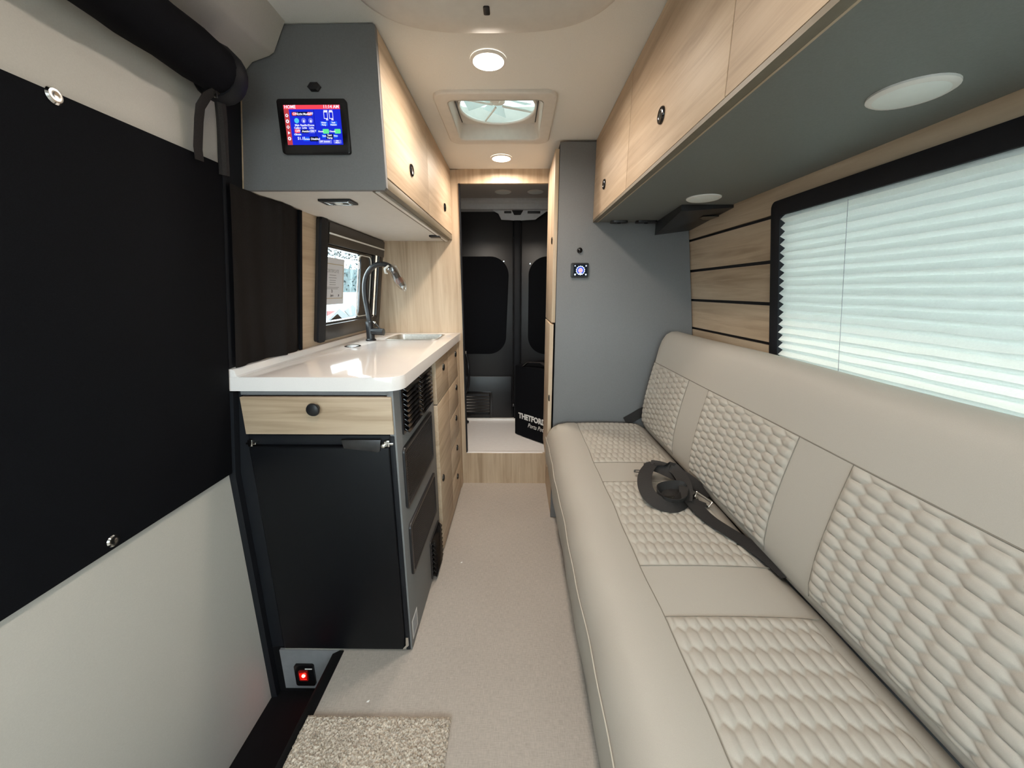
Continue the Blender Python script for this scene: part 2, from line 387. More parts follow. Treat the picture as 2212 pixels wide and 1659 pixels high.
# rear doors
def reardoor(n, x0, x1, wx0, wx1, lab):
    d = thing('door_%d' % n, lab, 'door', ((x0+x1)/2, 2.86, .2), kind='structure')
    B().box(x0, x1, 2.86, 2.90, .18, 1.80, .006).obj('door_skin', 'black_pl', d)
    ol = rrect((wx0+wx1)/2, 1.07, wx1-wx0, .70, .13, 10)
    b = B(); b.plate([(p[0]+(.02 if p[1] > 1.2 and p[0] > (wx0+wx1)/2 and n == 2 else 0), p[1]) for p in ol], [], .012, face_cam((0, 2.862, 0)), .004)
    b.obj('window_cover', 'black_fab', d)
    B().box(x0+.01, x1-.01, 2.845, 2.862, .215, .55, .01).obj('lower_trim', 'black_pl', d)
    return d
d2 = reardoor(2, -.88, -.022, -.75, -.075, 'black rear van door with covered window and louvred grille')
d3 = reardoor(3, .034, .88, .088, .75, 'black rear van door behind the black bag')
g = B(); g.plate(rrect(-.34, .33, .31, .20, .01), [rrect(-.34, .33, .27, .16, .006)], .012, face_cam((0, 2.845, 0)), .002); g.obj('grille_frame', 'black_gl', d2)
for i in range(6): B().hexa([(-.475, 2.838, .262+i*.024), (-.205, 2.838, .262+i*.024), (-.205, 2.846, .272+i*.024), (-.475, 2.846, .272+i*.024), (-.475, 2.838, .265+i*.024), (-.205, 2.838, .265+i*.024), (-.205, 2.846, .275+i*.024), (-.475, 2.846, .275+i*.024)]).obj('louvre', 'black_gl', d2)
b = B(); b.cyl((-.09, 2.852, 1.386), (0, -1, 0), .004, .006, 10); b.obj('snap', 'chrome', d2)
b = B(); b.cyl((.098, 2.852, 1.37), (0, -1, 0), .004, .006, 10); b.obj('snap', 'chrome', d3)
gp = thing('trim_1', 'glossy black weather seal strip between the rear doors', 'seal', (.005, 2.85, .2), kind='structure')
B().box(-.016, .028, 2.835, 2.87, .2, 1.70, .004).obj('seal_strip', 'black_soft', gp)
B().prism([(-.035, 1.725), (.05, 1.725), (.028, 1.69), (-.016, 1.69)], 2.826, 2.86).obj('seal_cap', 'black_soft', gp)
B().tube([(-.019, 2.838, .33), (-.019, 2.838, 1.55)], .0032, 8).obj('bead', 'dark_met', gp)
B().tube([(.031, 2.838, .5), (.031, 2.838, 1.64)], .0032, 8).obj('bead', 'dark_met', gp)
B().lathe((-.02, 2.835, .325), (0, -1, 0), [(.012, 0), (.012, .012), (.006, .018), (0, .018)], 14).obj('clip', 'dark_met', gp)
b = B(); b.box(-.92, .92, 2.902, 2.93, -.05, 1.84); tag(b.obj('rear_light_block', 'black_soft', smooth=0), 'unseen black panel added behind the two rear doors to block daylight', 'wall', kind='structure')  # added out of view to stop sky leaking through the door gaps
# grey rear header beam
hb = thing('rear_header_beam', 'grey painted steel beam across the top of the rear doors', 'beam', (0, 2.83, 1.7), kind='structure')
B().prism([(2.79, 1.80), (2.785, 1.772), (2.80, 1.755), (2.80, 1.722), (2.86, 1.716), (2.86, 1.80)], -.86, .86, 'x').obj('beam_body', 'beam', hb)
B().plate([(-.17, 1.722), (-.125, 1.70), (-.105, 1.66), (-.02, 1.656), (.035, 1.656), (.13, 1.66), (.15, 1.675), (.22, 1.722)], [rrect(-.06, 1.708, .05, .014, .004)], .012, face_cam((0, 2.845, 0))).obj('latch_plate', 'beam', hb)
b = B(); b.box(-.085, -.035, 2.832, 2.846, 1.70, 1.716, .003); b.box(.075, .165, 2.832, 2.846, 1.698, 1.716, .003); b.obj('latch', 'black_pl', hb)
b = B(); b.box(-.46, .48, 2.222, 2.79, 1.788, 1.795); tag(b.obj('trim_2', 'rearliner', smooth=0), 'grey liner on the ceiling inside the shower', 'liner', kind='structure')
# ------------------------------------------------ left: sliding door, step well
def dprof(zs, off): return [(XL(z)+off, z) for z in zs]
DZ = [-.19, .2, .5, .65, .9, 1.2, 1.5, 1.62, 1.72]
def sheet(b, zs, off0, off1, y0, y1): return b.prism(dprof(zs, off1)+dprof(zs[::-1], off0), y0, y1, 'y')
d1 = thing('door_1', 'greige sliding side door behind the black window cover', 'door', (-.86, .4, -.19), kind='structure')
sheet(B(), DZ, -.05, 0, -.39, 1.022).obj('door_skin', 'doorskin', d1)
sheet(B(), [-.2, .2, .65, .905], -.02, .018, 1.0235, 1.045).obj('door_seal', 'black_soft', d1)
sheet(B(), [.906, 1.2, 1.5, 1.72], -.03, -.001, 1.0235, 1.108).obj('door_seal', 'black_soft', d1)
B().box(-.848, -.7845, 1.046, 1.068, .003, .905).obj('pillar_trim', 'black_soft', d1, smooth=0)
sheet(B(), [.975, 1.2, 1.5, 1.62], 0, .010, 1.0235, 1.034).obj('door_seal', 'black_soft', d1)
# roof side moulding above the door
P1, P2 = onY(617, 47, 1.11), onY(587, 120, 1.11)
b = B().prism([(P1.x, 1.84), (P1.x, P1.z), (P1.x-.012, P1.z-.02), (P2.x+.008, P2.z+.006), (P2.x-.006, P2.z-.002), (-.66, 1.735), (-.70, 1.70), (-.80, 1.70), (-.80, 1.84)], -1.6, 1.110, bev=.003)
tag(b.obj('trim_3', 'moulding'), 'beige roof moulding above the rolled screen', 'moulding', kind='structure')
# step well
sw = thing('trim_4', 'black rubber entry step below floor level at the sliding door', 'step', (-.72, .4, -.24), kind='structure')
B().box(-.90, WELL, -1.6, 1.07, -.24, -.19).obj('tread', 'rubber', sw, smooth=0)
B().box(WELL-.012, WELL+.03, -1.6, 1.04, -.2, -.041).obj('riser_face', 'rubber', sw, smooth=0)
B().prism([(-.80, -.165), (-.68, -.165), (-.59, -.03), (-.59, -.002), (-.80, -.002)], 1.036, 1.05).obj('end_panel', 'grey_step', sw, smooth=0)
B().box(-.90, -.58, 1.045, 1.07, -.2, -.001).obj('end_backing', 'rubber', sw, smooth=0)
us = thing('lit_switch', 'small black switch with a glowing red lamp below the fridge', 'switch', (-.722, 1.036, -.146))
B().plate(rrect(0, 0, .066, .088, .008), [], .008, face_cam((-.722, 1.036, -.101)), .002).obj('plate', 'black_gl', us)
B().plate(rrect(0, 0, .032, .040, .004), [rrect(0, 0, .022, .028, .003)], .005, face_cam((-.724, 1.028, -.098)), .001).obj('bezel', 'red_glow', us)
B().plate(rrect(0, 0, .022, .028, .003), [], .0025, face_cam((-.724, 1.028, -.098))).obj('rocker', 'red_glow', us)
B().lathe((-.724, 1.0255, -.098), (0, -1, 0), [(.006, 0), (.005, .003), (0, .004)], 12).obj('led', 'led_red', us)
B().box(-.717, -.693, 1.0268, 1.028, -.073, -.070).obj('legend', 'white_print', us, smooth=0)
# ================================================================== LEFT SIDE OBJECTS
# black window cover on the sliding door
wc = thing('window_cover', 'large black fabric blackout cover snapped over the sliding door window', 'window cover', (-.84, .5, .66))
b = B()
zs = [.66, .70, .8, .95, 1.1, 1.3, 1.42, 1.48]
b.prism(dprof(zs, .010)+dprof(zs[::-1], .003), -.35, 1.022, 'y', bev=.002); b.obj('cloth', 'black_fab', wc)
def onL(u, v):
    x = -.8
    for i in range(30): q = onX(u, v, x); x = XL(q.z)
    return q
for u, v in ((102, 207), (233, 1168)):
    q = onL(u, v); B().lathe((q.x+.008, q.y, q.z), (1, 0, 0), [(.0125, 0), (.0125, .003), (.010, .006), (.004, .0065), (0, .005)], 18).obj('snap', 'chrome', wc)
# rolled fly screen above the door
rs = thing('rolled_screen', 'thick black roll of insect screen hung above the sliding door', 'screen', (-.655, .3, 1.6))
b = B(); nseg = 40
TC = (-.655, 1.649)
pts = [(TC[0], -.40+1.37*i/nseg, TC[1]) for i in range(nseg+1)]
b.tube(pts, [.050+.0015*math.sin(i*1.7) for i in range(nseg+1)], 20); b.obj('roll', 'black_fab', rs)
B().lathe((TC[0]-.004, .953, TC[1]-.003), (0, 1, 0), [(.0, 0), (.052, .002), (.058, .014), (.056, .036), (.035, .046), (0, .047)], 20).obj('end_cap', 'black_soft', rs)
B().ribbon([(-.648, .942, 1.600), (-.668, .942, 1.592), (-.688, .942, 1.57), (-.696, .942, 1.545), (-.702, .942, 1.52), (-.709, .942, 1.49), (-.711, .943, 1.465)], (0, 1, 0), .024).obj('strap', 'black_cur', rs)
B().box(-.652, -.646, .9385, .9415, 1.585, 1.652).obj('bracket_edge', 'chrome', rs)
B().tube([(-.662, .972, 1.61), (-.675, .985, 1.56), (-.690, .995, 1.50), (-.700, 1.0, 1.45)], .011, 8).obj('hanging_tail', 'black_cur', rs)
# dark curtain on wall behind fridge unit
cu = thing('blackout_curtain', 'black blackout curtain hanging on the wall left of the kitchen window', 'curtain', (-.79, 1.2, .9725))
def curt(u, v):
    y = 1.036+u*.329; z = .9725+v*.4695
    y += .014*(1-v)*u
    wv = .007*math.sin(u*9+1.3)+.004*math.sin(u*23+v*2)+.012*math.exp(-((u-.66)/.05)**2)
    return (XL(z)+.012+wv*(.55+.45*(1-v)), y, z)
b = B(); b.grid(48, 14, curt)
r = bmesh.ops.solidify(b.bm, geom=list(b.bm.faces), thickness=.003); b.obj('curtain_cloth', 'black_cur', cu, 60)
B().ribbon([(XL(z)+.013, 1.361+.014*(1-(z-.9725)/.47), z) for z in (.9725, 1.05, 1.2, 1.35, 1.442)], (0, 1, 0), .014, .008).obj('edge_binding', 'black_fab', cu)

# ------------------------------------------------ upper cabinet left
XF = -.348
uc = thing('overhead_cabinet', 'overhead cabinet with oak doors and grey end panel above the worktop', 'cabinet', (-.55, 1.65, 1.443))
B().prism([(-.774, 1.443), (-.353, 1.443), (-.348, 1.449), (-.348, 1.814), (-.354, 1.818), (-.60, 1.815), (-.64, 1.79), (-.714, 1.752)], 1.112, 1.128, bev=.0015).obj('end_panel', 'grey', uc)
B().prism([(XL(1.445)+.003, 1.445), (-.372, 1.445), (-.372, 1.80), (XL(1.8)+.003, 1.80)], 1.129, 2.198).obj('carcass', 'under', uc)
B().box(-.370, XF-.001, 1.129, 2.198, 1.449, 1.475, .001).obj('bottom_rail', 'spacer', uc)
B().box(-.3715, -.3665, 1.60, 1.70, 1.478, 1.80).obj('gap_shade', 'black_pl', uc, smooth=0)  # black strip painted in as the shade inside the door gap
B().box(-.384, -.372, 1.130, 2.19, 1.441, 1.4445).obj('light_channel', 'white_pl', uc)
B().box(-.392, -.384, 1.130, 2.19, 1.4425, 1.4446).obj('gap_shade', 'spacer', uc)  # dark olive strip standing in for a shadow gap beside the channel
for y0, y1, k in ((1.129, 1.6465, (888, 368)), (1.6495, 2.197, (960, 448))):
    b = B(); b.prism([(y0, 1.478), (y1, 1.478), (y1, ZC(y1)-.004), (y0, ZC(y0)-.004)], XF-.018, XF, 'x', bev=.001)
    d = b.obj('door', 'oak_y', uc); q = onX(*k, XF); disc_knob((XF, q.y, q.z), (1, 0, 0), d, .019)
B().box(XF-.017, XF-.0015, 1.6467, 1.6493, 1.479, 1.80).obj('seam_shade', 'black_pl', uc, smooth=0)  # black fill that paints the shade of the door seam
B().box(-.425, -.375, 1.965, 2.015, 1.436, 1.4446, .002).obj('latch', 'black_pl', uc)
q = onY(678, 187, 1.108)
b = B(); b.lathe((q.x, 1.1118, q.z), (0, -1, 0), [(.0175, 0), (.0175, .004), (.013, .008), (0, .009)], 6, sq=(1, .66)); tag(b.obj('cabinet_button', 'black_pl'), 'black six-sided button above the touch panel', 'button')
# touch panel
tp = thing('touch_panel', 'black framed touch panel with a lit blue control screen', 'touch panel', (-.5275, 1.112, 1.53))
_tl, _br = onY(596, 213.5, 1.1015), onY(757, 332, 1.1015)
TW, TH = _br.x-_tl.x, _tl.z-_br.z
T0 = Vector((_tl.x, 1.1115, _br.z))
B().plate(rrect(TW/2, TH/2, TW, TH, .007), [], .010, face_cam(T0), .002).obj('bezel', 'black_gl', tp)
SW, SH = TW*.815, TH*.722
S0 = T0+Vector((TW*.094, -.0104, TH*.165))
def EM(n, c, s=.6):
    k = 'scr_'+n
    if k not in M: M[k] = emit(k, c, s)
    return k
BL, RD, RD2, WH, DK, GN, CY_, LB, VI = EM('blue', (.012, .025, .62)), EM('red', (.85, .06, .09)), EM('maroon', (.48, .05, .06)), EM('white', (.85, .87, 1.0)), EM('black', (.004, .006, .03)), EM('green', (.12, .78, .30)), EM('cyan', (.08, .55, .80)), EM('azure', (.02, .12, .85)), EM('violet', (.16, .18, .75))
def srect(name, x0, y0, x1, y1, mat, lay=1, r=0):     # in screen fractions, y from top
    w_, h_ = (x1-x0)*SW, (y1-y0)*SH
    ol = rrect((x0+x1)/2*SW, (1-(y0+y1)/2)*SH, w_, h_, min(r, w_/2.01, h_/2.01), 4) if r else [(x0*SW, (1-y1)*SH), (x1*SW, (1-y1)*SH), (x1*SW, (1-y0)*SH), (x0*SW, (1-y0)*SH)]
    return B().plate(ol, [], .0002, face_cam(S0+Vector((0, -.0003*lay, 0)))).obj(name, mat, tp, smooth=0)
def stext(body, x, y, h, mat=WH, lay=3, al='LEFT', bold=.0002):
    return text('screen_text', body, h*SH*1.35, face_cam(S0+Vector((x*SW, -.0003*lay, (1-y)*SH))), mat, tp, al, th=.00005, bold=bold)
srect('screen', 0, 0, 1, 1, BL, 0)
srect('status_bar', 0, 0, 1, .105, RD); srect('side_bar', 0, .105, .09, 1, RD2)
stext('HOME', .015, .085, .085); stext('11:14 AM', .985, .085, .085, al='RIGHT')
for i in range(5):
    c = (S0.x+.045*SW, S0.y-.0008, S0.z+(1-.26-i*.145)*SH)
    B().lathe(c, (0, -1, 0), [(.0042, 0), (.0042, .0002), (0, .0002)], [5, 14, 4, 3, 12][i]).obj('icon', WH, tp, smooth=0)
    if i in (0, 1, 2, 4): B().lathe((c[0], c[1]-.0003, c[2]), (0, -1, 0), [(.0017, 0), (.0017, .0002), (0, .0002)], 10).obj('icon_hole', RD2, tp, smooth=0)
srect('divider', .525, .12, .53, .97, DK)
srect('button', .13, .17, .50, .27, DK, 1, .003); srect('button', .14, .18, .22, .262, RD, 2, .002); srect('button', .41, .18, .49, .262, RD, 2, .002)
stext('ON', .155, .25, .065, lay=4); stext('OFF', .42, .25, .065, lay=4); stext('Light Master', .235, .25, .055)
for i, t in enumerate(('Main\nCeiling', 'Reading\nLight', 'Dome\nLight')):
    c = (S0.x+(.21+i*.125)*SW, S0.y-.0008, S0.z+(1-.39)*SH)
    B().lathe(c, (0, -1, 0), [(.006, 0), (.006, .0002), (0, .0002)], 18).obj('dial', CY_ if i == 0 else VI, tp, smooth=0)
    if i: B().box(c[0]-.0012, c[0]+.0022, c[1]-.0006, c[1]-.0004, c[2]-.004, c[2]+.001).obj('dial_mark', WH, tp, smooth=0)
    stext(t, .21+i*.125, .525, .05, al='CENTER')
srect('button', .15, .60, .245, .70, RD, 1, .002); srect('button', .27, .615, .40, .70, DK, 1, .001); srect('button', .425, .61, .51, .70, VI, 1, .001)
stext('OFF', .165, .675, .06); stext('Awning', .285, .68, .055); stext('ON T', .435, .675, .05)
srect('tab', .13, .715, .27, .765, LB, 1, .001); stext('Climate', .14, .755, .045)
stext('51.1°', .19, .87, .075); srect('button', .29, .80, .40, .90, LB, 1, .001); stext('Furnace', .30, .87, .04); srect('button', .41, .79, .56, .91, DK, 1, .001); stext('Disabled', .43, .875, .055)
for i, t in enumerate(('FRESH', 'GREY')):
    x = .70+i*.095
    B().plate([(x*SW, (1-.345)*SH), ((x+.07)*SW, (1-.345)*SH), ((x+.07)*SW, (1-.16)*SH), (x*SW, (1-.16)*SH)], [[((x+.008)*SW, (1-.33)*SH), ((x+.062)*SW, (1-.33)*SH), ((x+.062)*SW, (1-.185)*SH), ((x+.008)*SW, (1-.185)*SH)]], .0002, face_cam(S0+Vector((0, -.0004, 0)))).obj('tank_gauge', WH, tp, smooth=0)
    stext(t, x+.005, .16, .03); stext('0%', x+.035, .385, .04)
    srect('button', .625+i*.17, .41, .755+i*.17, .52, LB, 1, .001); stext(('Water\nPump', 'Tank\nHeaters')[i], .69+i*.17, .46, .04, al='CENTER')
    srect('meter', .655+i*.21, .60, .765+i*.21, .715, GN, 1, .002); stext(('House', 'Chassis')[i], (.575, .775)[i], .68, .042)
srect('button', .63, .73, .70, .83, LB, 1, .001); srect('button', .71, .725, .83, .855, DK, 1, .001); srect('button', .84, .735, .91, .83, LB, 1, .001)
stext('Open', .64, .79, .035); stext('Vent\nTemp', .77, .78, .05, al='CENTER'); stext('Close', .845, .79, .035)
srect('button', .565, .875, .80, .97, VI, 1, .001); stext('OFF  Inverter', .58, .935, .04); srect('button', .83, .875, .97, .97, VI, 1, .001); stext('Gas\nAlarm', .90, .915, .035, al='CENTER')
# rectangular puck light below the cabinet
q = onZ(731, 436, 1.443)
pk = thing('spotlight', 'small rectangular chrome and black spotlight under the overhead cabinet', 'light', (q.x, q.y, 1.443))
B().plate(rrect(0, 0, .098, .062, .004), [], .005, face_down((q.x, q.y, 1.4442)), .001).obj('bezel', 'black_pl', pk)
B().plate(rrect(0, 0, .080, .046, .003), [rrect(0, 0, .056, .028, .003)], .002, face_down((q.x, q.y, 1.4390)), .0005).obj('rim', 'chrome', pk)
B().lathe((q.x, q.y, 1.4390), (0, 0, -1), [(.013, 0), (.010, .003), (0, .004)], 16).obj('lens', 'lamp_off', pk)

# ------------------------------------------------ kitchen window
k1 = thing('window_1', 'kitchen window in a dark bronze frame behind the tap', 'window', (-.77, 1.84, .985), kind='structure')
def LF(z0):   # frame on the leaning left wall, origin at y=0,z=z0; local x along +Y, y up the lean
    up = Vector((.143, 0, 1)).normalized(); return frame((XL(z0), 0, z0), (0, 1, 0), up)
LM = LF(.985); sc_ = math.sqrt(1+.143**2)
def lp(y, z): return (y, (z-.985)*sc_)
def lrect(y0, y1, z0, z1, r): return rrect((y0+y1)/2, ((z0+z1)/2-.985)*sc_, y1-y0, (z1-z0)*sc_, r)
def LMo(d): return LM @ Matrix.Translation((0, 0, d))
B().plate(lrect(1.492, 2.19, .985, 1.446, .012), [lrect(1.555, 2.135, 1.046, 1.40, .01)], .012, LMo(.001), .004).obj('frame', 'bronze', k1)
B().plate(lrect(1.488, 1.542, .984, 1.447, .012), [], .010, LMo(.013), .006, 3).obj('frame_stile', 'black_soft', k1)
B().plate(lrect(1.552, 2.178, 1.362, 1.44, .004), [], .008, LMo(.0135), .003).obj('shade_cassette', 'bronze', k1)
b = B(); b.plate(lrect(1.552, 2.174, 1.397, 1.403, .001), [], .004, LMo(.0216)); b.obj('shade_rail', 'lamp_off', k1)
b = B(); b.plate(lrect(1.56, 2.14, 1.04, 1.41, .004), [lrect(1.57, 1.945, 1.055, 1.35, .04)], .008, LMo(-.016)); b.obj('sash', 'black_gl', k1)
b = B(); b.plate(lrect(1.9, 2.07, 1.055, 1.35, .035), [lrect(1.91, 2.065, 1.06, 1.345, .033)], .003, LMo(-.006)); b.obj('gasket', 'lamp_off', k1)
b = B(); b.plate(lrect(2.10, 2.108, 1.05, 1.36, .002), [], .003, LMo(-.006)); b.obj('track', 'dark_met', k1)
b = B(); b.plate(lrect(1.58, 2.13, 1.046, 1.054, .002), [], .006, LMo(-.006)); b.obj('lower_track', 'dark_met', k1)
b = B(); b.plate(lrect(1.56, 1.95, 1.045, 1.36, .004), [], .003, LMo(-.022)); b.obj('pane', 'glass', k1, smooth=0)
# certificate stuck on the pane
ct = thing('certificate', 'white framed certificate sheet taped inside the kitchen window pane', 'certificate', (-.775, 1.68, 1.12))
b = B(); b.plate(lrect(1.583, 1.783, 1.122, 1.314, .001), [], .0008, LMo(-.0185)); b.obj('sheet', 'paper', ct, smooth=0)
b = B(); b.plate(lrect(1.592, 1.773, 1.146, 1.290, .001), [lrect(1.595, 1.770, 1.149, 1.287, .001)], .0003, LMo(-.0176)); b.obj('border', 'ink_gold', ct, smooth=0)
def ctext(body, y, z, h, mat='ink', al='CENTER', bold=.0): return text('lettering', body, h, LMo(-.0175) @ Matrix.Translation((*lp(y, z), 0)), mat, ct, al, th=.0001, bold=bold)
ctext('CERTIFICATE', 1.675, 1.254, .019, 'ink_grey', bold=.0003)
for z, hw in ((1.242, .03), (1.231, .035), (1.221, .028), (1.212, .028), (1.203, .028), (1.192, .06), (1.186, .05)):
    b = B(); b.plate(lrect(1.675-hw, 1.675+hw, z, z+.003, .0005), [], .0002, LMo(-.0176)); b.obj('printed_line', 'ink_grey', ct, smooth=0)
ctext('b', 1.672, 1.172, .022, 'ink', bold=.0004); ctext('Jayco', 1.672, 1.156, .013, 'ink', bold=.0004); ctext('JB', 1.735, 1.156, .011, 'ink', bold=.0005)
# ------------------------------------------------ worktop, sink, tap
WT0, WT1 = .908, .948
wt = thing('worktop', 'glossy white solid surface worktop with a raised back lip', 'worktop', (-.56, 1.6, WT0))
XE = -.320
ol = [(-.802, 1.026)]
for i in range(9):
    a = -PI/2+PI/2*i/8; ol.append((XE-.05+.05*math.cos(a), 1.026+.05+.05*math.sin(a)))
ol += [(XE, 2.197), (-.802, 2.197)]
SK = (-.645, -.395, 1.868, 2.108)
B().plate(ol, [rrect((SK[0]+SK[1])/2, (SK[2]+SK[3])/2, SK[1]-SK[0], SK[3]-SK[2], .03)], WT1-WT0, Matrix.Translation((0, 0, WT0)), .007, 3).obj('slab', 'corian', wt)
B().prism([(-.802, WT1-.002), (-.766, WT1-.002), (-.776, WT1+.004), (-.780, WT1+.018), (-.784, WT1+.022), (-.802, WT1+.022)], 1.026, 2.197, bev=.003).obj('back_lip', 'corian', wt)
sk = thing('sink', 'rectangular stainless steel sink sunk in the worktop beside the bulkhead', 'sink', (-.52, 1.988, .80))
b = B(); rings = []
for dz, ins, r in ((0.0005, -.006, .034), (.0022, -.004, .033), (.0012, .001, .03), (-.02, .004, .03), (-.12, .010, .035), (-.135, .03, .03), (-.137, .09, .02)):
    rings.append([b.bm.verts.new((p[0], p[1], WT1+dz)) for p in rrect((SK[0]+SK[1])/2, (SK[2]+SK[3])/2, SK[1]-SK[0]-2*ins, SK[3]-SK[2]-2*ins, r)])
for A, C in zip(rings, rings[1:]):
    n = len(A)
    for i in range(n): b.bm.faces.new((A[i], A[(i+1) % n], C[(i+1) % n], C[i]))
b.bm.faces.new(rings[-1][::-1]); b.obj('basin', 'steel', sk)
B().lathe((-.52, 1.99, WT1-.1365), (0, 0, 1), [(.03, 0), (.03, .002), (.02, .003), (.018, .001), (0, .001)], 18).obj('drain', 'chrome', sk)
# tap
FX, FY = -.702, 1.838
tap = thing('kitchen_tap', 'matte black gooseneck kitchen tap standing on the white worktop', 'tap', (FX, FY, WT1))
B().lathe((FX, FY, WT1), (0, 0, 1), [(.024, 0), (.024, .006), (.0195, .010), (.0185, .04), (.0185, .088), (.016, .092), (0, .092)], 20).obj('body', 'black_pl', tap)
B().lathe((FX, FY, WT1+.0895), (0, 0, 1), [(.0192, 0), (.0192, .003), (.013, .0035)], 20).obj('collar', 'dark_met', tap)
sp = [(FX+.002, WT1+.085), (FX-.004, 1.10), (FX-.009, 1.16), (FX-.006, 1.21), (FX+.006, 1.25), (FX+.030, 1.283), (FX+.062, 1.300), (FX+.094, 1.301), (FX+.118, 1.291), (FX+.132, 1.277)]
def smooth_path(p, k=4):
    out = []
    P = [Vector(q) for q in p]
    for i in range(len(P)-1):
        a, b_, c, d = P[max(i-1, 0)], P[i], P[i+1], P[min(i+2, len(P)-1)]
        for j in range(k):
            t = j/k
            out.append(.5*((2*b_)+(c-a)*t+(2*a-5*b_+4*c-d)*t*t+(3*b_-a-3*c+d)*t**3))
    return out+[P[-1]]
path = smooth_path([(x, FY+.0, z) for x, z in sp])
B().tube(path, [.0125-.0015*i/len(path) for i in range(len(path))], 14).obj('spout', 'black_pl', tap)
hd = Vector((FX+.128, FY, 1.283)); hdir = Vector((.46, 0, -.86)).normalized()
B().lathe(hd, hdir, [(.0, -.004), (.012, 0), (.013, .03), (.0145, .055), (.0125, .083), (.010, .092), (0, .092)], 16).obj('spray_head', 'black_pl', tap)
B().cyl((FX+.01, FY-.004, WT1+.045), (1, -.1, -.05), .0165, .058, 18).obj('mixer_barrel', 'black_pl', tap)
lv = B(); lv.tube([(FX+.052, FY-.008, WT1+.055), (FX+.03, FY-.01, WT1+.085)], .004, 10); lo = lv.obj('lever', 'black_pl', tap)
B().lathe((FX+.03, FY-.01, WT1+.083), (-.5, 0, .8), [(0, -.001), (.0055, 0), (.0065, .006), (.004, .011), (0, .012)], 12).obj('lever_tip', 'chrome', lo)
# plastic wrap and tag on the spray head
pw = thing('plastic_wrap', 'crumpled clear plastic wrap around the tap spray head', 'plastic wrap', hd)
rnd = random.Random(3)
b = B(); ringn = 11; prof = [(.010, -.016), (.019, -.004), (.020, .012), (.019, .03), (.021, .05), (.019, .07), (.017, .09), (.013, .104), (.004, .114)]
q3 = hdir.to_track_quat('Z', 'Y').to_matrix(); rows = []
for r_, h_ in prof:
    rows.append([b.bm.verts.new(hd+q3@Vector((r_*(1+rnd.uniform(-.22, .3))*math.cos(2*PI*i/ringn), r_*(1+rnd.uniform(-.22, .3))*math.sin(2*PI*i/ringn), h_+rnd.uniform(-.004, .004)))) for i in range(ringn)])
for A, C in zip(rows, rows[1:]):
    for i in range(ringn): b.bm.faces.new((A[i], A[(i+1) % ringn], C[(i+1) % ringn], C[i]))
b.obj('film', 'wrap', pw, smooth=0)
b = B(); b.tube([hd+Vector((-.012, -.012, .012)), hd+Vector((-.03, -.018, -.004)), hd+Vector((-.026, -.02, -.022)), hd+Vector((-.017, -.018, -.024))], [.004, .006, .005, .003], 7); b.obj('twisted_end', 'white_pl', pw)
B().lathe(hd, hdir, [(.0150, .052), (.0165, .056), (.0165, .072), (.0145, .076)], 16).obj('tag_band', 'tag_brown', pw)
# pop-up outlet
q = onZ(762, 748, WT1)
po_ = thing('popup_outlet', 'round black-rimmed pop-up outlet in the worktop beside the tap', 'outlet', (q.x, q.y, WT1))
B().lathe((q.x, q.y, WT1-.001), (0, 0, 1), [(.034, 0), (.034, .003), (.030, .0045), (.026, .0035), (.025, .0015)], 28).obj('ring', 'black_gl', po_)
B().lathe((q.x, q.y, WT1-.0005), (0, 0, 1), [(.025, 0), (.025, .0022), (0, .0026)], 24).obj('cap', 'steel', po_)
b = B(); b.box(-.372, -.345, 2.030, 2.036, WT1, WT1+.0004); b.box(-.364, -.352, 2.045, 2.05, WT1, WT1+.0004); tag(b.obj('worktop_sticker', 'ink_grey', smooth=0), 'tiny printed sticker on the worktop corner by the sink', 'sticker')

# ------------------------------------------------ fridge cabinet
FYY = 1.033
fc = thing('fridge_cabinet', 'grey laminate cabinet housing the black fridge with vents on its side', 'cabinet', (-.57, 1.3, 0))
B().box(-.366, -.348, 1.040, 1.544, .002, WT0-.001, .001).obj('side_panel', 'grey', fc)
B().box(-.800, -.7845, 1.071, 1.544, .002, WT0-.001, .001).obj('side_panel', 'black_pl', fc)
B().box(-.784, -.366, 1.042, 1.544, .893, WT0-.001).obj('top_rail', 'grey', fc, smooth=0)
B().box(-.784, -.366, 1.060, 1.50, .772, .785).obj('divider', 'black_pl', fc, smooth=0)
dr = B().box(-.783, -.353, FYY, FYY+.018, .777, .889, .0015).obj('drawer', 'oak_x', fc)
knob((-.569, FYY, .857), (0, -1, 0), dr, .019, 'black_pl', .024)
# vents on the aisle side
XS = -.348
def vent_louvre(label, y0, y1, z0, z1, cols, rows, grp=None):
    t = thing('louvre_vent', label, 'vent', (XS, (y0+y1)/2, z0), grp)
    B().plate(rrect((y0+y1)/2, (z0+z1)/2, y1-y0, z1-z0, .012), [], .004, face_right((XS, 0, 0)), .001).obj('backing', 'black_pl', t)
    w_ = (y1-y0-.012)/cols; h_ = (z1-z0-.008)/rows
    for c in range(cols):
        for r in range(rows):
            ya, yb = y0+.006+c*w_+.006, y0+.006+(c+1)*w_-.006; za = z0+.004+r*h_
            b = B(); b.prism([(XS+.004, za+h_*.98), (XS+.008, za+h_*.9), (XS+.021, za+h_*.25), (XS+.019, za+h_*.10), (XS+.004, za+h_*.5)], ya, yb, 'y', bev=.002); b.obj('slat', 'black_gl', t)
    return t
vent_louvre('black two-column louvred vent high on the grey cabinet side', 1.098, 1.470, .748, .902, 2, 9)
vent_louvre('small black louvred vent near the floor on the grey cabinet side', 1.345, 1.515, .012, .188, 1, 8)
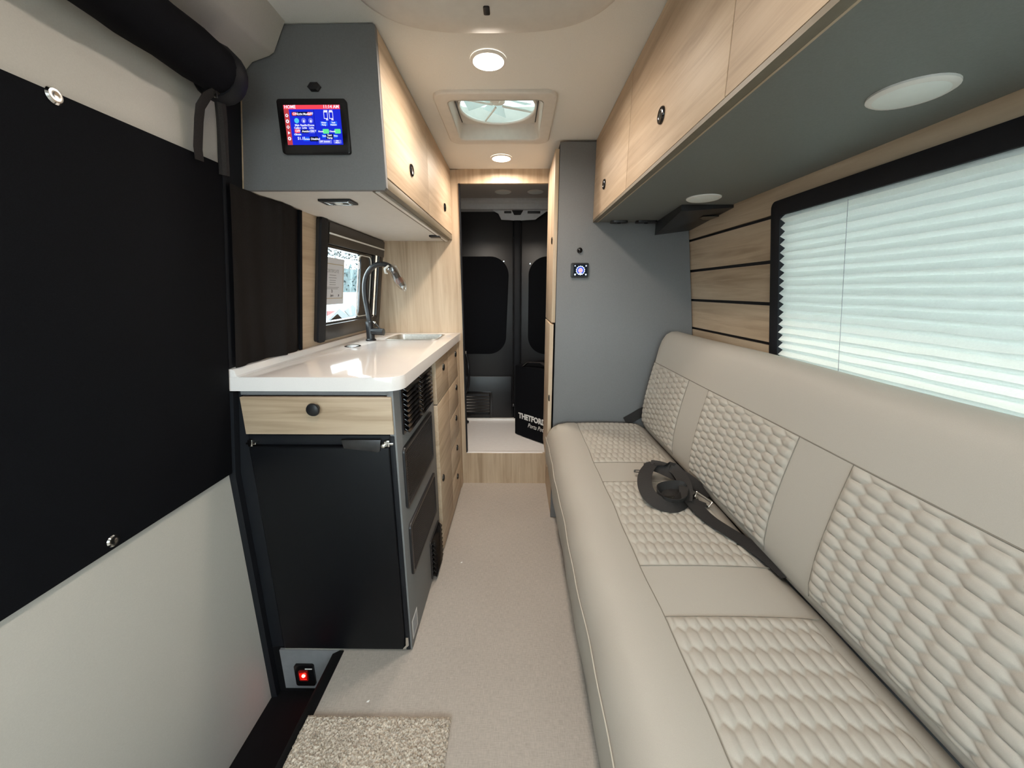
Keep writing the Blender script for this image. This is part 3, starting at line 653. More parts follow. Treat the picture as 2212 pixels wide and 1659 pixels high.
def vent_mesh(label, y0, y1, z0, z1):
    t = thing('mesh_vent', label, 'vent', (XS, (y0+y1)/2, z0))
    cy, cz = (y0+y1)/2, (z0+z1)/2
    B().plate(rrect(cy, cz, y1-y0, z1-z0, .018), [rrect(cy, cz, y1-y0-.03, z1-z0-.03, .008)], .008, face_right((XS, 0, 0)), .003).obj('frame', 'black_pl', t)
    B().plate(rrect(cy, cz, y1-y0-.02, z1-z0-.02, .008), [], .002, face_right((XS, 0, 0))).obj('backing', 'black_fab', t)
    b = B(); n = int((z1-z0-.03)/.0075)
    for i in range(n):
        z = z0+.015+(i+.5)*(z1-z0-.03)/n
        b.box(XS+.002, XS+.0055, y0+.015, y1-.015, z-.0016, z+.0016)
    n = int((y1-y0-.03)/.012)
    for i in range(n):
        y = y0+.015+(i+.5)*(y1-y0-.03)/n
        b.box(XS+.002, XS+.0045, y-.001, y+.001, z0+.015, z1-.015)
    b.obj('mesh', 'black_pl', t, smooth=0)
vent_mesh('black mesh vent just below the louvred vent on grey cabinet', 1.082, 1.473, .502, .712)
vent_mesh('black mesh vent lower on the grey cabinet side', 1.090, 1.475, .248, .442)
b = B(); b.box(XS, XS+.0006, 1.055, 1.118, .028, .100); sl = tag(b.obj('rating_label', 'white_print', smooth=0), 'pale rating sticker low on the grey cabinet side', 'sticker')
B().box(XS+.0006, XS+.0008, 1.062, 1.111, .034, .094).obj('print_block', 'ink_grey', sl, smooth=0)
# fridge
fr = thing('fridge', 'black compact fridge below the oak drawer', 'fridge', (-.57, 1.28, .004))
B().box(-.782, -.368, 1.075, 1.50, .006, .768, .004).obj('body', 'black_pl', fr)
B().box(-.783, -.369, FYY, 1.072, .006, .738, .007, 3).obj('door', 'fridge', fr)
B().box(-.368, -.3535, FYY+.004, 1.060, .004, .770, .002).obj('side_frame', 'black_soft', fr)
B().box(-.783, -.354, FYY+.012, 1.07, .740, .770, .002).obj('top_frame', 'black_soft', fr)
h = B(); h.prism([(-.505, .763), (-.39, .763), (-.395, .728), (-.405, .724), (-.500, .736)], FYY-.006, FYY+.004, bev=.002); h.obj('door_latch', 'dark_met', fr)
for x0, x1 in ((-.786, -.756), (-.388, -.356)):
    b = B(); b.box(x0, x1, FYY-.003, FYY+.03, .746, .752, .001); b.box(x0+.006, x1-.010, FYY-.004, FYY+.01, .740, .760, .002); hn = b.obj('hinge', 'chrome', fr)
B().lathe((-.384, FYY-.003, .745), (0, -1, 0), [(.006, 0), (.006, .006), (.003, .008), (0, .008)], 12).obj('hinge_screw', 'steel', hn)
b = B(); b.prism([(-.374, .012), (-.356, .030), (-.356, .062), (-.364, .062), (-.366, .03), (-.376, .018)], FYY-.004, FYY+.006); b.obj('hinge', 'chrome', fr)

# ------------------------------------------------ oak drawer unit
XD = -.333
du = thing('drawer_unit', 'oak base unit with two columns of drawers and black knobs', 'cabinet', (-.57, 1.87, 0))
for y0, y1 in ((1.546, 1.562), (2.182, 2.198)): B().box(-.800, XD-.024, y0, y1, .012, WT0-.001).obj('side_panel', 'oak_z', du, smooth=0)
B().box(-.800, XD-.024, 1.562, 2.182, .012, .028).obj('bottom_panel', 'oak_z', du, smooth=0)
B().box(-.800, -.790, 1.562, 2.182, .028, WT0-.001).obj('back_panel', 'oak_z', du, smooth=0)
B().box(XD-.0235, XD-.0185, 1.550, 2.136, .014, WT0-.002).obj('gap_shade', 'black_pl', du, smooth=0)  # black sheet giving the gaps between the fronts their shade
B().box(XD-.040, XD-.022, 1.546, 2.198, 0, .013).obj('plinth', 'black_pl', du, smooth=0)
def front(name, y0, y1, z0, z1, k):
    d = B().box(XD-.018, XD, y0, y1, z0, z1, .001).obj(name, 'oak_y', du)
    q = onX(*k, XD); disc_knob((XD, q.y, q.z), (1, 0, 0), d, .0165)
front('drawer', 1.548, 1.831, .7125, .898, (957, 793)); front('door', 1.548, 1.831, .016, .7085, (957, 1032))
for z0, z1, k in ((.7125, .898, (983, 765)), (.546, .7085, (985, 837)), (.376, .5425, (985, 903)), (.206, .3725, (987, 967)), (.016, .2025, (988, 1029))):
    front('drawer', 1.835, 2.135, z0, z1, k)
B().box(XD-.017, XD-.0015, 1.8313, 1.8347, .018, .897).obj('seam_shade', 'black_pl', du, smooth=0)  # upright black fill, painted shade between the two columns
for z, y0 in ((.7105, 1.55), (.5443, 1.8355), (.3743, 1.8355), (.2043, 1.8355)): B().box(XD-.017, XD-.0015, y0, 2.134, z-.0016, z+.0016).obj('seam_shade', 'black_pl', du, smooth=0)  # black fills as painted shade between the drawers
B().box(XD-.018, XD+.001, 2.138, 2.198, .002, .904, .001).obj('end_stile', 'oak_z', du)

# ------------------------------------------------ carpet mat
mt_ = thing('carpet_mat', 'beige shaggy carpet mat lying by the entry step', 'mat', (-.38, .5, 0))
B().box(-.588, -.181, .15, .826, .0005, .006).obj('backing', 'carpet', mt_, smooth=0)
rg = random.Random(11)
b = B(); nx, ny = 130, 200
def pile(u, v):
    x, y = -.590+u*.410, .15+v*.678
    e = min(u, 1-u, v, 1-v)*60
    return (x+rg.uniform(-.0016, .0016), y+rg.uniform(-.0016, .0016), .004+(.009+rg.uniform(-.0035, .0035))*min(1, e+.15))
b.grid(nx, ny, pile); o = b.obj('pile', 'carpet', mt_, 0); o['kind'] = 'stuff'
# ================================================================== RIGHT SIDE
# closet
CX0 = .186
cl = thing('closet', 'tall closet with a plain grey end panel and oak doors at the doorway', 'closet', (.5, 2.02, 0))
B().prism([(CX0, .002), (XR(0)-.012, .002), (XR(.65)-.012, .65), (XR(1.80)-.012, 1.798), (CX0, 1.798)], 1.825, 1.843, bev=.001).obj('end_panel', 'grey', cl)
B().box(CX0+.001, .70, 1.844, 2.200, .002, 1.796).obj('carcass', 'oak_z', cl, smooth=0)
du_ = B().box(.167, .184, 1.828, 2.196, 1.035, 1.772, .001).obj('door', 'oak_z', cl)
q = onX(1193, 520, .167); disc_knob((.167, q.y, q.z), (-1, 0, 0), du_, .016, .004)
dl_ = B().hexa([(.158, 1.815, .30), (.176, 1.815, .30), (.184, 2.196, .30), (.166, 2.196, .30), (.158, 1.815, 1.028), (.176, 1.815, 1.028), (.184, 2.196, 1.028), (.166, 2.196, 1.028)]).obj('door', 'oak_z', cl, smooth=0)
q = onX(1186, 860, .160); disc_knob((.1615, q.y, q.z), (-1, 0, 0), dl_, .016, .004)
B().box(.1845, .1858, 1.827, 2.19, .30, 1.79).obj('gap_shade', 'black_soft', cl, smooth=0)  # black strip as the shadow line behind the closet doors
# thermostat + dome
q = onY(1251.5, 584, 1.825)
th = thing('thermostat', 'small black thermostat with a lit round dial screen', 'thermostat', (q.x, 1.825, q.z-.033))
B().plate(rrect(0, 0, .080, .064, .006), [], .012, face_cam((q.x, 1.825, q.z)), .002).obj('case', 'black_pl', th)
B().plate(rrect(.003, 0, .062, .050, .002), [], .0006, face_cam((q.x, 1.8128, q.z))).obj('screen', EM('tblack', (.01, .014, .02)), th, smooth=0)
c = Vector((q.x+.003, 1.8118, q.z-.001))
def star(r0, r1, n): return [((r1 if i % 2 else r0)*math.cos(2*PI*i/(2*n)), (r1 if i % 2 else r0)*math.sin(2*PI*i/(2*n))) for i in range(2*n)]
def circ(r, n=28): return [(r*math.cos(2*PI*i/n), r*math.sin(2*PI*i/n)) for i in range(n)]
TW_ = EM('twhite', (.82, .88, 1.0)); TB = EM('tblue', (.05, .12, .70)); TP = EM('tpink', (.95, .72, .80)); TR = EM('tred', (.7, .12, .18))
B().plate(star(.0185, .0218, 14), [], .0002, face_cam(c)).obj('gear_ring', TW_, th, smooth=0)
B().plate(circ(.0165), [], .0002, face_cam(c+Vector((0, -.0004, 0)))).obj('dial', TB, th, smooth=0)
B().plate(circ(.0105), [], .0002, face_cam(c+Vector((0, -.0008, 0)))).obj('dial_face', TP, th, smooth=0)
for dz, hw in ((.0045, .006), (-.0035, .0065)): B().box(c.x-hw, c.x+hw, c.y-.0014, c.y-.0012, c.z+dz-.0012, c.z+dz+.0012).obj('reading', TR, th, smooth=0)
B().plate([(-.006, -.012), (.006, -.012), (.009, -.0185), (-.009, -.0185)], [], .0002, face_cam(c+Vector((0, -.0012, 0)))).obj('dial_foot', TW_, th, smooth=0)
for dx, dz, r_ in ((-.025, .020, .003), (.025, .020, .0035), (-.024, -.018, .0045), (.025, -.018, .004)): B().plate([(dx+p[0], dz+p[1]) for p in circ(r_, 7)], [], .0002, face_cam(c)).obj('corner_icon', TW_, th, smooth=0)
q = onY(1252, 541, 1.825)
b = B(); b.lathe((q.x, 1.825, q.z), (0, -1, 0), [(.0125, 0), (.0125, .004), (.011, .011), (.006, .015), (0, .016)], 20); tag(b.obj('sensor_dome', 'black_gl'), 'shiny black dome sensor above the thermostat', 'sensor')

# ------------------------------------------------ overhead cabinets right
XU, ZB = .339, 1.478
ur = thing('overhead_cabinet', 'long overhead cabinet with oak doors above the bench', 'cabinet', (.56, .7, ZB))
b = B(); b.prism([(XU+.019, ZB), (XR(ZB)-.011, ZB), (XR(1.8)-.011, 1.80), (XU+.019, 1.80)], -.38, 1.823); b.obj('carcass', 'grey_under', ur, smooth=0)
B().box(XU+.0005, XU+.0185, -.38, 1.823, ZB-.001, ZB+.008).obj('bottom_rail', 'spacer', ur)
B().box(XU+.0183, XU+.0189, -.37, 1.82, ZB+.01, 1.79).obj('gap_shade', 'black_pl', ur, smooth=0)  # black sheet behind the doors, painted shade for their gaps
B().box(XU+.019, XU+.023, -.38, 1.823, ZB-.0012, ZB+.001).obj('edge_band', 'oak_y', ur, smooth=0)
for y0, y1, k in ((1.3015, 1.822, (1306, 398)), (.7215, 1.2985, (1430, 249)), (.1415, .7185, None), (-.378, .1385, None)):
    b = B(); b.prism([(y0, ZB+.009), (y1, ZB+.009), (y1, ZC(y1)-.003), (y0, ZC(y0)-.003)], XU, XU+.018, 'x', bev=.001); d = b.obj('door', 'oak_y', ur)
    if k: q = onX(*k, XU)
    else: q = Vector((XU, (y0+y1)/2, 1.579))
    disc_knob((XU, q.y, q.z), (-1, 0, 0), d, .0185)
for y in (1.30, .72, .14): B().box(XU+.0015, XU+.017, y-.0013, y+.0013, ZB+.010, ZC(y)-.006).obj('seam_shade', 'black_pl', ur, smooth=0)  # black fills painting the shade in the seams between doors
def puck(u, v, label):
    q = onZ(u, v, ZB)
    t = thing('puck_light', label, 'light', (q.x, q.y, ZB))
    B().lathe((q.x, q.y, ZB), (0, 0, -1), [(.053, 0), (.053, .003), (.048, .006), (.044, .006)], 32).obj('ring', 'white_pl', t)
    B().lathe((q.x, q.y, ZB), (0, 0, -1), [(.044, .003), (.044, .006), (.030, .009), (0, .010)], 32).obj('lens', 'lamp_off', t)
puck(1968, 198, 'unlit white puck light above the pleated blind'); puck(1520, 427, 'unlit white puck light beside the black corner shelf')
sh = thing('corner_shelf', 'black wedge-shaped box fixed under the overhead cabinet at the oak planks', 'box', (.70, 1.64, 1.43))
y0, y1 = 1.47, 1.823
B().hexa([(.585, y0, ZB-.022), (.772, y0, ZB-.010), (.775, y1, ZB-.035), (.618, y1, ZB-.055), (.585, y0, ZB-.0005), (.772, y0, ZB-.0005), (.770, y1, ZB-.0005), (.618, y1, ZB-.0005)]).obj('shell', 'black_pl', sh, smooth=0)
B().box(.70, .76, 1.55, 1.62, ZB-.026, ZB-.02).obj('port', 'black_gl', sh)
for u0, u1, v, lab in ((1318, 1355, 482, 'flat black catch under the overhead cabinet nearer its oak door'), (1372, 1418, 480, 'flat black catch under the overhead cabinet nearer the corner box')):
    a, c_ = onZ(u0, v, ZB), onZ(u1, v-3, ZB)
    x0, x1 = a.x*1.80/a.y, c_.x*1.80/c_.y
    t = thing('cabinet_catch', lab, 'catch', ((x0+x1)/2, 1.79, ZB))
    B().plate(rrect((x0+x1)/2, 0, x1-x0, .04, .015), [], .008, face_down((0, 1.795, ZB)), .002).obj('plate', 'black_pl', t)
    B().cyl(((x0+x1)/2, 1.795, ZB-.011), (0, 0, 1), .008, .004, 14).obj('button', 'black_gl', t)

# ------------------------------------------------ window 2 + blind
w2 = thing('window_2', 'wide side window in a black frame behind the blind', 'window', (.85, .6, .69), kind='structure')
upR = Vector((-.143, 0, 1)).normalized()
RMX = frame((XR(.69), 0, .69), (0, -1, 0), upR)
def rr2(y0, y1, z0, z1, r): return rrect(-(y0+y1)/2, ((z0+z1)/2-.69)*sc_, y1-y0, (z1-z0)*sc_, r)
def RMo(d): return RMX @ Matrix.Translation((0, 0, d))
B().plate(rr2(-.05, 1.25, .66, 1.440, .02), [rr2(-.01, 1.210, .70, 1.398, .006)], .018, RMo(.001), .005).obj('frame', 'black_soft', w2)
B().plate(rr2(-.04, 1.23, .68, 1.42, .004), [], .004, RMo(-.028)).obj('pane', 'glass', w2, smooth=0)
bl = thing('pleated_blind', 'closed pale pleated blind covering the window behind the bench', 'blind', (.83, .6, .70))
PT = .0235; npl = 30; rb = random.Random(5)
b = B()
rowp = []
for i in range(2*npl+1):
    z = 1.399-i*PT/2
    d = .002 if i % 2 == 0 else .0165
    rowp.append((z, d+rb.uniform(-.0008, .0008), rb.uniform(-.0012, .0012)))
ncol = 24
ry = [[rb.uniform(-.0012, .0012) for i in range(len(rowp))] for c in range(ncol+1)]
def bp(i, c):
    z, d, _ = rowp[i]; y = -.009+c/ncol*1.2185; z += ry[c][i]
    n = Vector((-1, 0, -.143)).normalized()
    return Vector((XR(z), y, z))+n*d
g = [[b.bm.verts.new(bp(i, c)) for c in range(ncol+1)] for i in range(len(rowp))]
for i in range(len(rowp)-1):
    for c in range(ncol): b.bm.faces.new((g[i][c], g[i][c+1], g[i+1][c+1], g[i+1][c]))
b.obj('pleated_fabric', 'blind', bl, smooth=0)
for y in (.975, .20):
    b = B(); b.tube([Vector((XR(z), y, z))+Vector((-.0165, 0, -.002)) for z in (1.39, 1.2, .95, .71)], .0006, 6); b.obj('lift_cord', 'ink_grey', bl)
b = B(); b.plate(rr2(-.006, 1.206, .702, .718, .003), [], .016, RMo(.003)); b.obj('bottom_rail', 'white_pl', bl)

# ------------------------------------------------ bench
SY0, SY1 = .16, 1.800
bn = thing('bench_seat', 'taupe quilted leatherette bench running along the window side', 'bench', (.45, .98, 0))
B().box(.24, .86, SY0+.02, SY1-.01, 0, .33, .004).obj('base', 'grey', bn)
B().box(.216, .24, SY0+.3, SY1-.02, .002, .325, .002).obj('kick_panel', 'leather_side', bn)
def sweep(b, prof, y0, y1, endr, n=70, wob=None):
    """closed profile (x,z) swept along Y with softened ends"""
    cx = sum(p[0] for p in prof)/len(prof); cz = sum(p[1] for p in prof)/len(prof); rows = []
    ys = []
    for i in range(7): ys.append(y0+endr*(1-math.cos(PI/2*i/6)))
    for i in range(1, n): ys.append(y0+endr+(y1-y0-2*endr)*i/n)
    for i in range(7): ys.append(y1-endr*(1-math.cos(PI/2*(6-i)/6)))
    for y in ys:
        t = min(y-y0, y1-y)/endr; s_ = endr*(1-math.sqrt(max(0, 1-(1-min(1, t))**2))) if t < 1 else 0
        r_ = []
        for x, z in prof:
            v = Vector((cx-x, 0, cz-z)); L = v.length
            p = Vector((x, y, z))+v/L*min(s_, L*.8)
            if wob: p = p+wob(x, y, z)
            r_.append(b.bm.verts.new(p))
        rows.append(r_)
    k = len(prof); fs = []
    for A, C in zip(rows, rows[1:]):
        for j in range(k): fs.append(b.bm.faces.new((A[j], A[(j+1) % k], C[(j+1) % k], C[j])))
    fs.append(b.bm.faces.new(rows[0][::-1])); fs.append(b.bm.faces.new(rows[-1]))
    bmesh.ops.recalc_face_normals(b.bm, faces=fs); return b
SP = [(.176, .328), (.157, .340), (.150, .365), (.149, .42), (.150, .462), (.154, .483), (.164, .506), (.182, .524), (.21, .536), (.25, .542), (.285, .5425), (.298, .5395), (.305, .5395), (.36, .541), (.46, .541), (.56, .539), (.60, .535), (.635, .520), (.645, .49), (.645, .34), (.62, .328)]
def wobs(x, y, z):
    k = max(0, z-.5)/.04
    far = math.exp(-((y-1.76)/.05)**2)
    return Vector((.0015*math.sin(y*13)+.001*math.sin(y*31), 0, k*(.0025*math.sin(y*5)+.012*far)-.003*math.sin(y*17)*(1 if z < .36 else 0)))
sweep(B(), SP, SY0, SY1, .035, wob=wobs).obj('seat_cushion', 'leather', bn, 50)
def seatz(x):
    for (x0, z0), (x1, z1) in zip(SP[8:16], SP[9:17]):
        if x0 <= x <= x1: return z0+(z1-z0)*(x-x0)/(x1-x0)
    return .535
def hexh(u, v, au=.043, av=.0237):
    """quilt height 0..1 for an elongated hexagon lattice: columns along u, stacked along v"""
    k = (math.sqrt(3)/2*av)/au; U = u*k
    best = []
    c0 = int(math.floor(u/au))
    for c in (c0-1, c0, c0+1, c0+2):
        off = .5*av if c % 2 else 0
        r0 = int(math.floor((v-off)/av))
        for r in (r0, r0+1):
            dx, dy = U-c*au*k, v-(r*av+off); best.append((dx*dx+dy*dy, c*au*k, r*av+off))
    best.sort(); a, b_ = best[0], best[1]
    e = (b_[0]-a[0])/(2*math.hypot(b_[1]-a[1], b_[2]-a[2])+1e-9)      # distance to nearest cell edge
    t = min(1, e/(av*.48)); return 1-(1-t)**2.9
def quilt(y0, y1, fn, vlen, v0, amp, name='quilted_panel', step=.0034):
    """fn(v,y)->(point, normal)"""
    b = B(); nu = int((y1-y0)/step); nv = int(vlen/(step*.72))
    def f(a, c):
        y = y0+a*(y1-y0); v = v0+c*vlen
        p, n = fn(v, y)
        e = min((y-y0), (y1-y), (v-v0), (v0+vlen-v))/.012
        e = max(0, min(1, e)); hgt = hexh(y-y0+.021, v-v0)
        return p+n*(.0006+amp*hgt*e**.6)
    return b.grid(nu, nv, f).obj(name, 'leather', bn, 80)
def seat_fn(v, y):
    p = Vector((v, y, seatz(v)))
    return p+wobs(v, y, p.z), Vector((0, 0, 1))
SPAN = ((1.355, 1.775), (.793, 1.206), (.225, .643))
for y0, y1 in SPAN: quilt(y0, y1, seat_fn, .29, .303, .0048)
def seamline(pts, mat='seam', r=.0011, name='seam'): return B().tube(pts, r, 6).obj(name, mat, bn)
seamline([seat_fn(.3005, SY0+.03+(SY1-.05-SY0)*i/40)[0]+Vector((0, 0, .0004)) for i in range(41)])
for y0, y1 in SPAN:
    for y in (y0, y1): seamline([seat_fn(.301+.31*i/8, y)[0]+Vector((0, 0, .0008)) for i in range(9)], r=.001)
b = B(); b.tube([Vector((.1515, SY0+.01+(SY1-.03-SY0)*i/60, .478))+wobs(.15, SY0+(SY1-SY0)*i/60, .47)+Vector((-.0012, 0, 0)) for i in range(61)], .0014, 7); b.obj('piping', 'stitch', bn)
# backrest
BP = [(.655, .515), (.632, .528), (.618, .552), (.612, .585), (.613, .64), (.620, .70), (.630, .76), (.640, .81), (.6475, .845), (.650, .857), (.658, .895), (.667, .935), (.678, .968), (.693, .991), (.713, 1.002), (.735, 1.003), (.757, .993), (.772, .970), (.778, .92), (.778, .60), (.765, .53), (.74, .515)]
def wobb(x, y, z):
    return Vector((.0012*math.sin(y*9+z*6), 0, .002*math.sin(y*7) if z > .9 else 0))
sweep(B(), BP, SY0, SY1-.005, .04, wob=wobb).obj('backrest', 'leather', bn, 50)
BF = BP[2:11]; BL_ = [0]
for (x0, z0), (x1, z1) in zip(BF, BF[1:]): BL_.append(BL_[-1]+math.hypot(x1-x0, z1-z0))
def back_fn(v, y):
    v = max(0, min(BL_[-1]-1e-6, v))
    for i in range(len(BF)-1):
        if BL_[i] <= v <= BL_[i+1]:
            t = (v-BL_[i])/(BL_[i+1]-BL_[i]); x = BF[i][0]+(BF[i+1][0]-BF[i][0])*t; z = BF[i][1]+(BF[i+1][1]-BF[i][1])*t
            d = Vector((BF[i+1][0]-BF[i][0], 0, BF[i+1][1]-BF[i][1])).normalized()
            if i+2 < len(BF):
                d2_ = Vector((BF[i+2][0]-BF[i+1][0], 0, BF[i+2][1]-BF[i+1][1])).normalized(); d = (d*(1-t)+d2_*t).normalized()
            break
    p = Vector((x, y, z)); return p+wobb(x, y, z), Vector((-d.z, 0, d.x))
VB = next(BL_[i] for i in range(len(BF)) if abs(BF[i][1]-.857) < 1e-6)
SPB = ((1.400, 1.772), (.828, 1.250), (.255, .682))
for y0, y1 in SPB: quilt(y0, y1, back_fn, VB-.012, .010, .0062)
seamline([back_fn(VB, SY0+.03+(SY1-.05-SY0)*i/40)[0]+Vector((-.0004, 0, 0)) for i in range(41)], r=.0013)
for y0, y1 in SPB:
    for y in (y0, y1): seamline([back_fn(.005+(VB-.005)*i/10, y)[0]+Vector((-.0008, 0, 0)) for i in range(11)], r=.001)

# ------------------------------------------------ seat belts
def SZ(x, y): return seat_fn(x, y)[0].z+.0075
def onS(u, v, lift=0):
    z = .548
    for i in range(12): q = onZ(u, v, z+lift); z = SZ(min(max(q.x, .21), .6), q.y)
    return onZ(u, v, z+lift)
sb = thing('seat_belt', 'black seat belt bundled on the bench cushion with a chrome buckle', 'seat belt', onS(1450, 1050))
# tail running from the crease to the fold
A = [onS(u, v, l) for u, v, l in ((1706, 1246, -.004), (1668, 1212, .002), (1618, 1176, .003), (1566, 1144, .004), (1528, 1118, .006), (1502, 1092, .010), (1492, 1078, .016))]
wd = []
for i in range(len(A)):
    t = (A[min(i+1, len(A)-1)]-A[max(i-1, 0)]); wd.append(Vector((-t.y, t.x, 0)))
B().ribbon(smooth_path(A, 4), [wd[min(int(i/4), len(wd)-1)] for i in range(4*(len(A)-1)+1)], .046).obj('tail', 'webbing', sb)
# bundled webbing: folded straps and one standing loop
def strap(name, pts, wv, width=.045, k=4):
    P_ = smooth_path([onS(u, v, l) for u, v, l in pts], k)
    if isinstance(wv, list):
        n = len(P_); wl = []
        for i in range(n):
            t = i/(n-1)*(len(wv)-1); a = int(min(t, len(wv)-2)); f = t-a; wl.append(Vector(wv[a])*(1-f)+Vector(wv[a+1])*f)
        wv = wl
    return B().ribbon(P_, wv, width).obj(name, 'webbing', sb)
strap('strap', ((1532, 1072, -.004), (1508, 1052, .012), (1482, 1034, .024), (1456, 1022, .030), (1428, 1010, .034), (1404, 1004, .034)), [(.3, .9, .2), (.2, .8, .6), (.1, .6, .8), (.1, .9, .4)])
strap('flap', ((1410, 1000, .036), (1396, 1018, .036), (1392, 1040, .031), (1398, 1062, .024), (1414, 1080, .016), (1438, 1091, .010), (1462, 1090, .010), (1480, 1076, .010), (1488, 1062, .006)), [(1, .1, .1), (1, .1, .2), (1, .3, .35), (.6, .8, .6), (.1, 1, .5), (-.5, 1, .4)])
strap('flap', ((1412, 1001, .040), (1436, 1003, .042), (1458, 1014, .041), (1474, 1034, .036), (1482, 1058, .028), (1480, 1082, .014)), [(.2, -1, .1), (.4, -1, .1), (.9, -.5, .2), (1, -.1, .3), (1, .1, .4)], .040)
strap('loop', ((1478, 1056, .022), (1470, 1050, .026), (1446, 1050, .026), (1424, 1056, .024), (1420, 1068, .018), (1434, 1082, .014), (1458, 1086, .014), (1480, 1078, .016), (1484, 1064, .018)), [(0, .35, 1), (0, .45, .9), (0, .3, 1), (0, -.2, 1), (0, -.5, .8), (0, -.3, 1)], .034)
strap('inner_fold', ((1424, 1060, .012), (1448, 1064, .016), (1474, 1062, .012)), [(0, 1, .25), (0, 1, .1), (0, 1, .3)], .040)
# chrome tongue and buckle
q = onS(1382, 1018, .012); u_ = Vector((-.9, .3, -.1)).normalized()
B().plate(rrect(0, 0, .040, .016, .004), [rrect(.003, 0, .022, .007, .002)], .003, frame(q, u_, Vector((.3, .9, .25))), .0008).obj('tongue', 'chrome', sb)
q = onS(1397, 1001, .030); B().plate(rrect(0, 0, .030, .008, .002), [], .003, frame(q, (.9, .35, .1), (0, .3, 1)), .0008).obj('tongue_bar', 'chrome', sb)
b0, b1 = onS(1500, 1068, .014), onS(1536, 1092, .006)
u_ = (b1-b0).normalized(); B().plate(rrect(0, 0, (b1-b0).length, .024, .004), [rrect(0, 0, (b1-b0).length-.012, .011, .003)], .005, frame((b0+b1)/2, u_, Vector((.4, .3, .6)).cross(u_).cross(u_)*-1), .001).obj('buckle', 'chrome', sb)
b = B(); b.ribbon([onS(u, v, l) for u, v, l in ((1494, 1082, .012), (1510, 1086, .012), (1526, 1092, .008))], Vector((.2, .8, .2)), .02); b.obj('buckle_webbing', 'webbing', sb)
s2 = thing('seat_belt_end', 'black belt end tucked between the bench backrest and grey closet panel', 'seat belt', (.60, 1.81, .55))
B().ribbon([(.545, 1.811, .548), (.585, 1.812, .572), (.615, 1.812, .592), (.65, 1.812, .612)], Vector((.3, .05, 1)), .046).obj('webbing_strip', 'webbing', s2)
# ================================================================== CEILING FITTINGS
def ceiling_light(q, label, on, z=None, grp=None):
    z = ZC(q[1]) if z is None else z
    t = thing('ceiling_light', label, 'light', (q[0], q[1], z), grp)
    B().lathe((q[0], q[1], z), (0, 0, -1), [(.052, 0), (.052, .002), (.047, .005), (.044, .005)], 36).obj('ring', 'white_pl', t)
    B().lathe((q[0], q[1], z), (0, 0, -1), [(.044, .003), (.044, .005), (.03, .0065), (0, .007)], 36).obj('lens', 'lamp_on' if on else 'lamp_off', t)
    if on:
        l = bpy.data.lights.new('lamp', 'AREA'); l.shape = 'DISK'; l.size = .085; l.energy = LAMP_W; l.color = LAMP_COL; l.spread = math.radians(168)
        lo = bpy.data.objects.new('lamp', l); COL.objects.link(lo); lo.location = (0, 0, -.0085); lo.parent = t
    return t
ceiling_light(onC(1055, 130), 'lit round ceiling light between the vent and the air conditioner', True)
ceiling_light(onC(1083, 341), 'lit round ceiling light by the oak doorway header', True)
ceiling_light((-.07, .25), 'lit round ceiling light ahead of the air conditioner', True)
ceiling_light((-.085, 2.62), 'unlit round light in the shower ceiling above the bag', False, 1.788)
ceiling_light((.12, 2.62), 'unlit round light in the shower ceiling by the closet', False, 1.788)
# roof vent
rv = thing('roof_vent', 'square white roof vent with a round fan opening', 'vent', (VX, VY, ZC(VY)-.012))
b = B(); b.plate(rrect(VX, -VY, .415, .42, .045), [rrect(VX, -VY, .325, .33, .025)], .012, face_down((0, 0, 1.80)), .005, 3); zslope(b).obj('flange', 'vent_pl', rv)
b = B(); rings = []
for z, w_, h_, r in ((1.790, .325, .33, .025), (1.80, .322, .327, .025), (1.8430, .30, .31, .02), (1.8450, .298, .308, .02)):
    rings.append([b.bm.verts.new((p[0], p[1], z+.010)) for p in rrect(VX, VY, w_, h_, r)])
for A, C in zip(rings, rings[1:]):
    n = len(A)
    for i in range(n): b.bm.faces.new((A[i], C[i], C[(i+1) % n], A[(i+1) % n]))
b.obj('shaft', 'vent_pl', rv)
b = B(); b.plate(rrect(VX, VY, .31, .32, .02), [[(VX+p[0], VY+p[1]) for p in circ(.143, 40)]], .004, Matrix.Translation((0, 0, 1.8520))); b.obj('screen_plate', 'vent_pl', rv)
b = B(); ring = [(VX+.145*math.cos(2*PI*i/48), VY+.145*math.sin(2*PI*i/48), 1.8500) for i in range(49)]; b.tube(ring, .006, 8, cap=False); b.obj('fan_ring', 'white_pl', rv)
b = B(); b.cyl((VX, VY, 1.8650), (0, 0, 1), .028, .03, 20); b.obj('fan_hub', 'lamp_off', rv)
for i in range(5):
    a = 2*PI*i/5+.3; d = Vector((math.cos(a), math.sin(a), 0)); s_ = Vector((-math.sin(a), math.cos(a), 0)); c = Vector((VX, VY, 1.8800))
    b = B(); n = 6
    def blade(u, v, d=d, s_=s_, c=c): r_ = .025+u*.105; w_ = (.018+.028*u)*(v-.5)*2; return c+d*r_+s_*(w_+u*.02)+Vector((0, 0, w_*.35))
    b.grid(n, 2, blade); b.obj('fan_blade', 'blade', rv, 60)
for a in (.4, .4+PI/2, .4+PI, .4+3*PI/2):
    b = B(); b.tube([(VX+.02*math.cos(a), VY+.02*math.sin(a), 1.85500), (VX+.148*math.cos(a), VY+.148*math.sin(a), 1.85500)], .004, 6); b.obj('motor_arm', 'lamp_off', rv)
b = B(); b.lathe((VX, VY, 1.9400), (0, 0, 1), [(.225, -.05), (.22, -.02), (.18, .012), (0, .03)], 40); b.obj('lid', 'lid', rv)
b = B(); b.plate([(VX+p[0], VY+p[1]) for p in rrect(0, 0, .40, .40, .03)], [[(VX+p[0], VY+p[1]) for p in rrect(0, 0, .31, .32, .02)]], .06, Matrix.Translation((0, 0, 1.8550))); b.obj('roof_collar', 'vent_pl', rv)
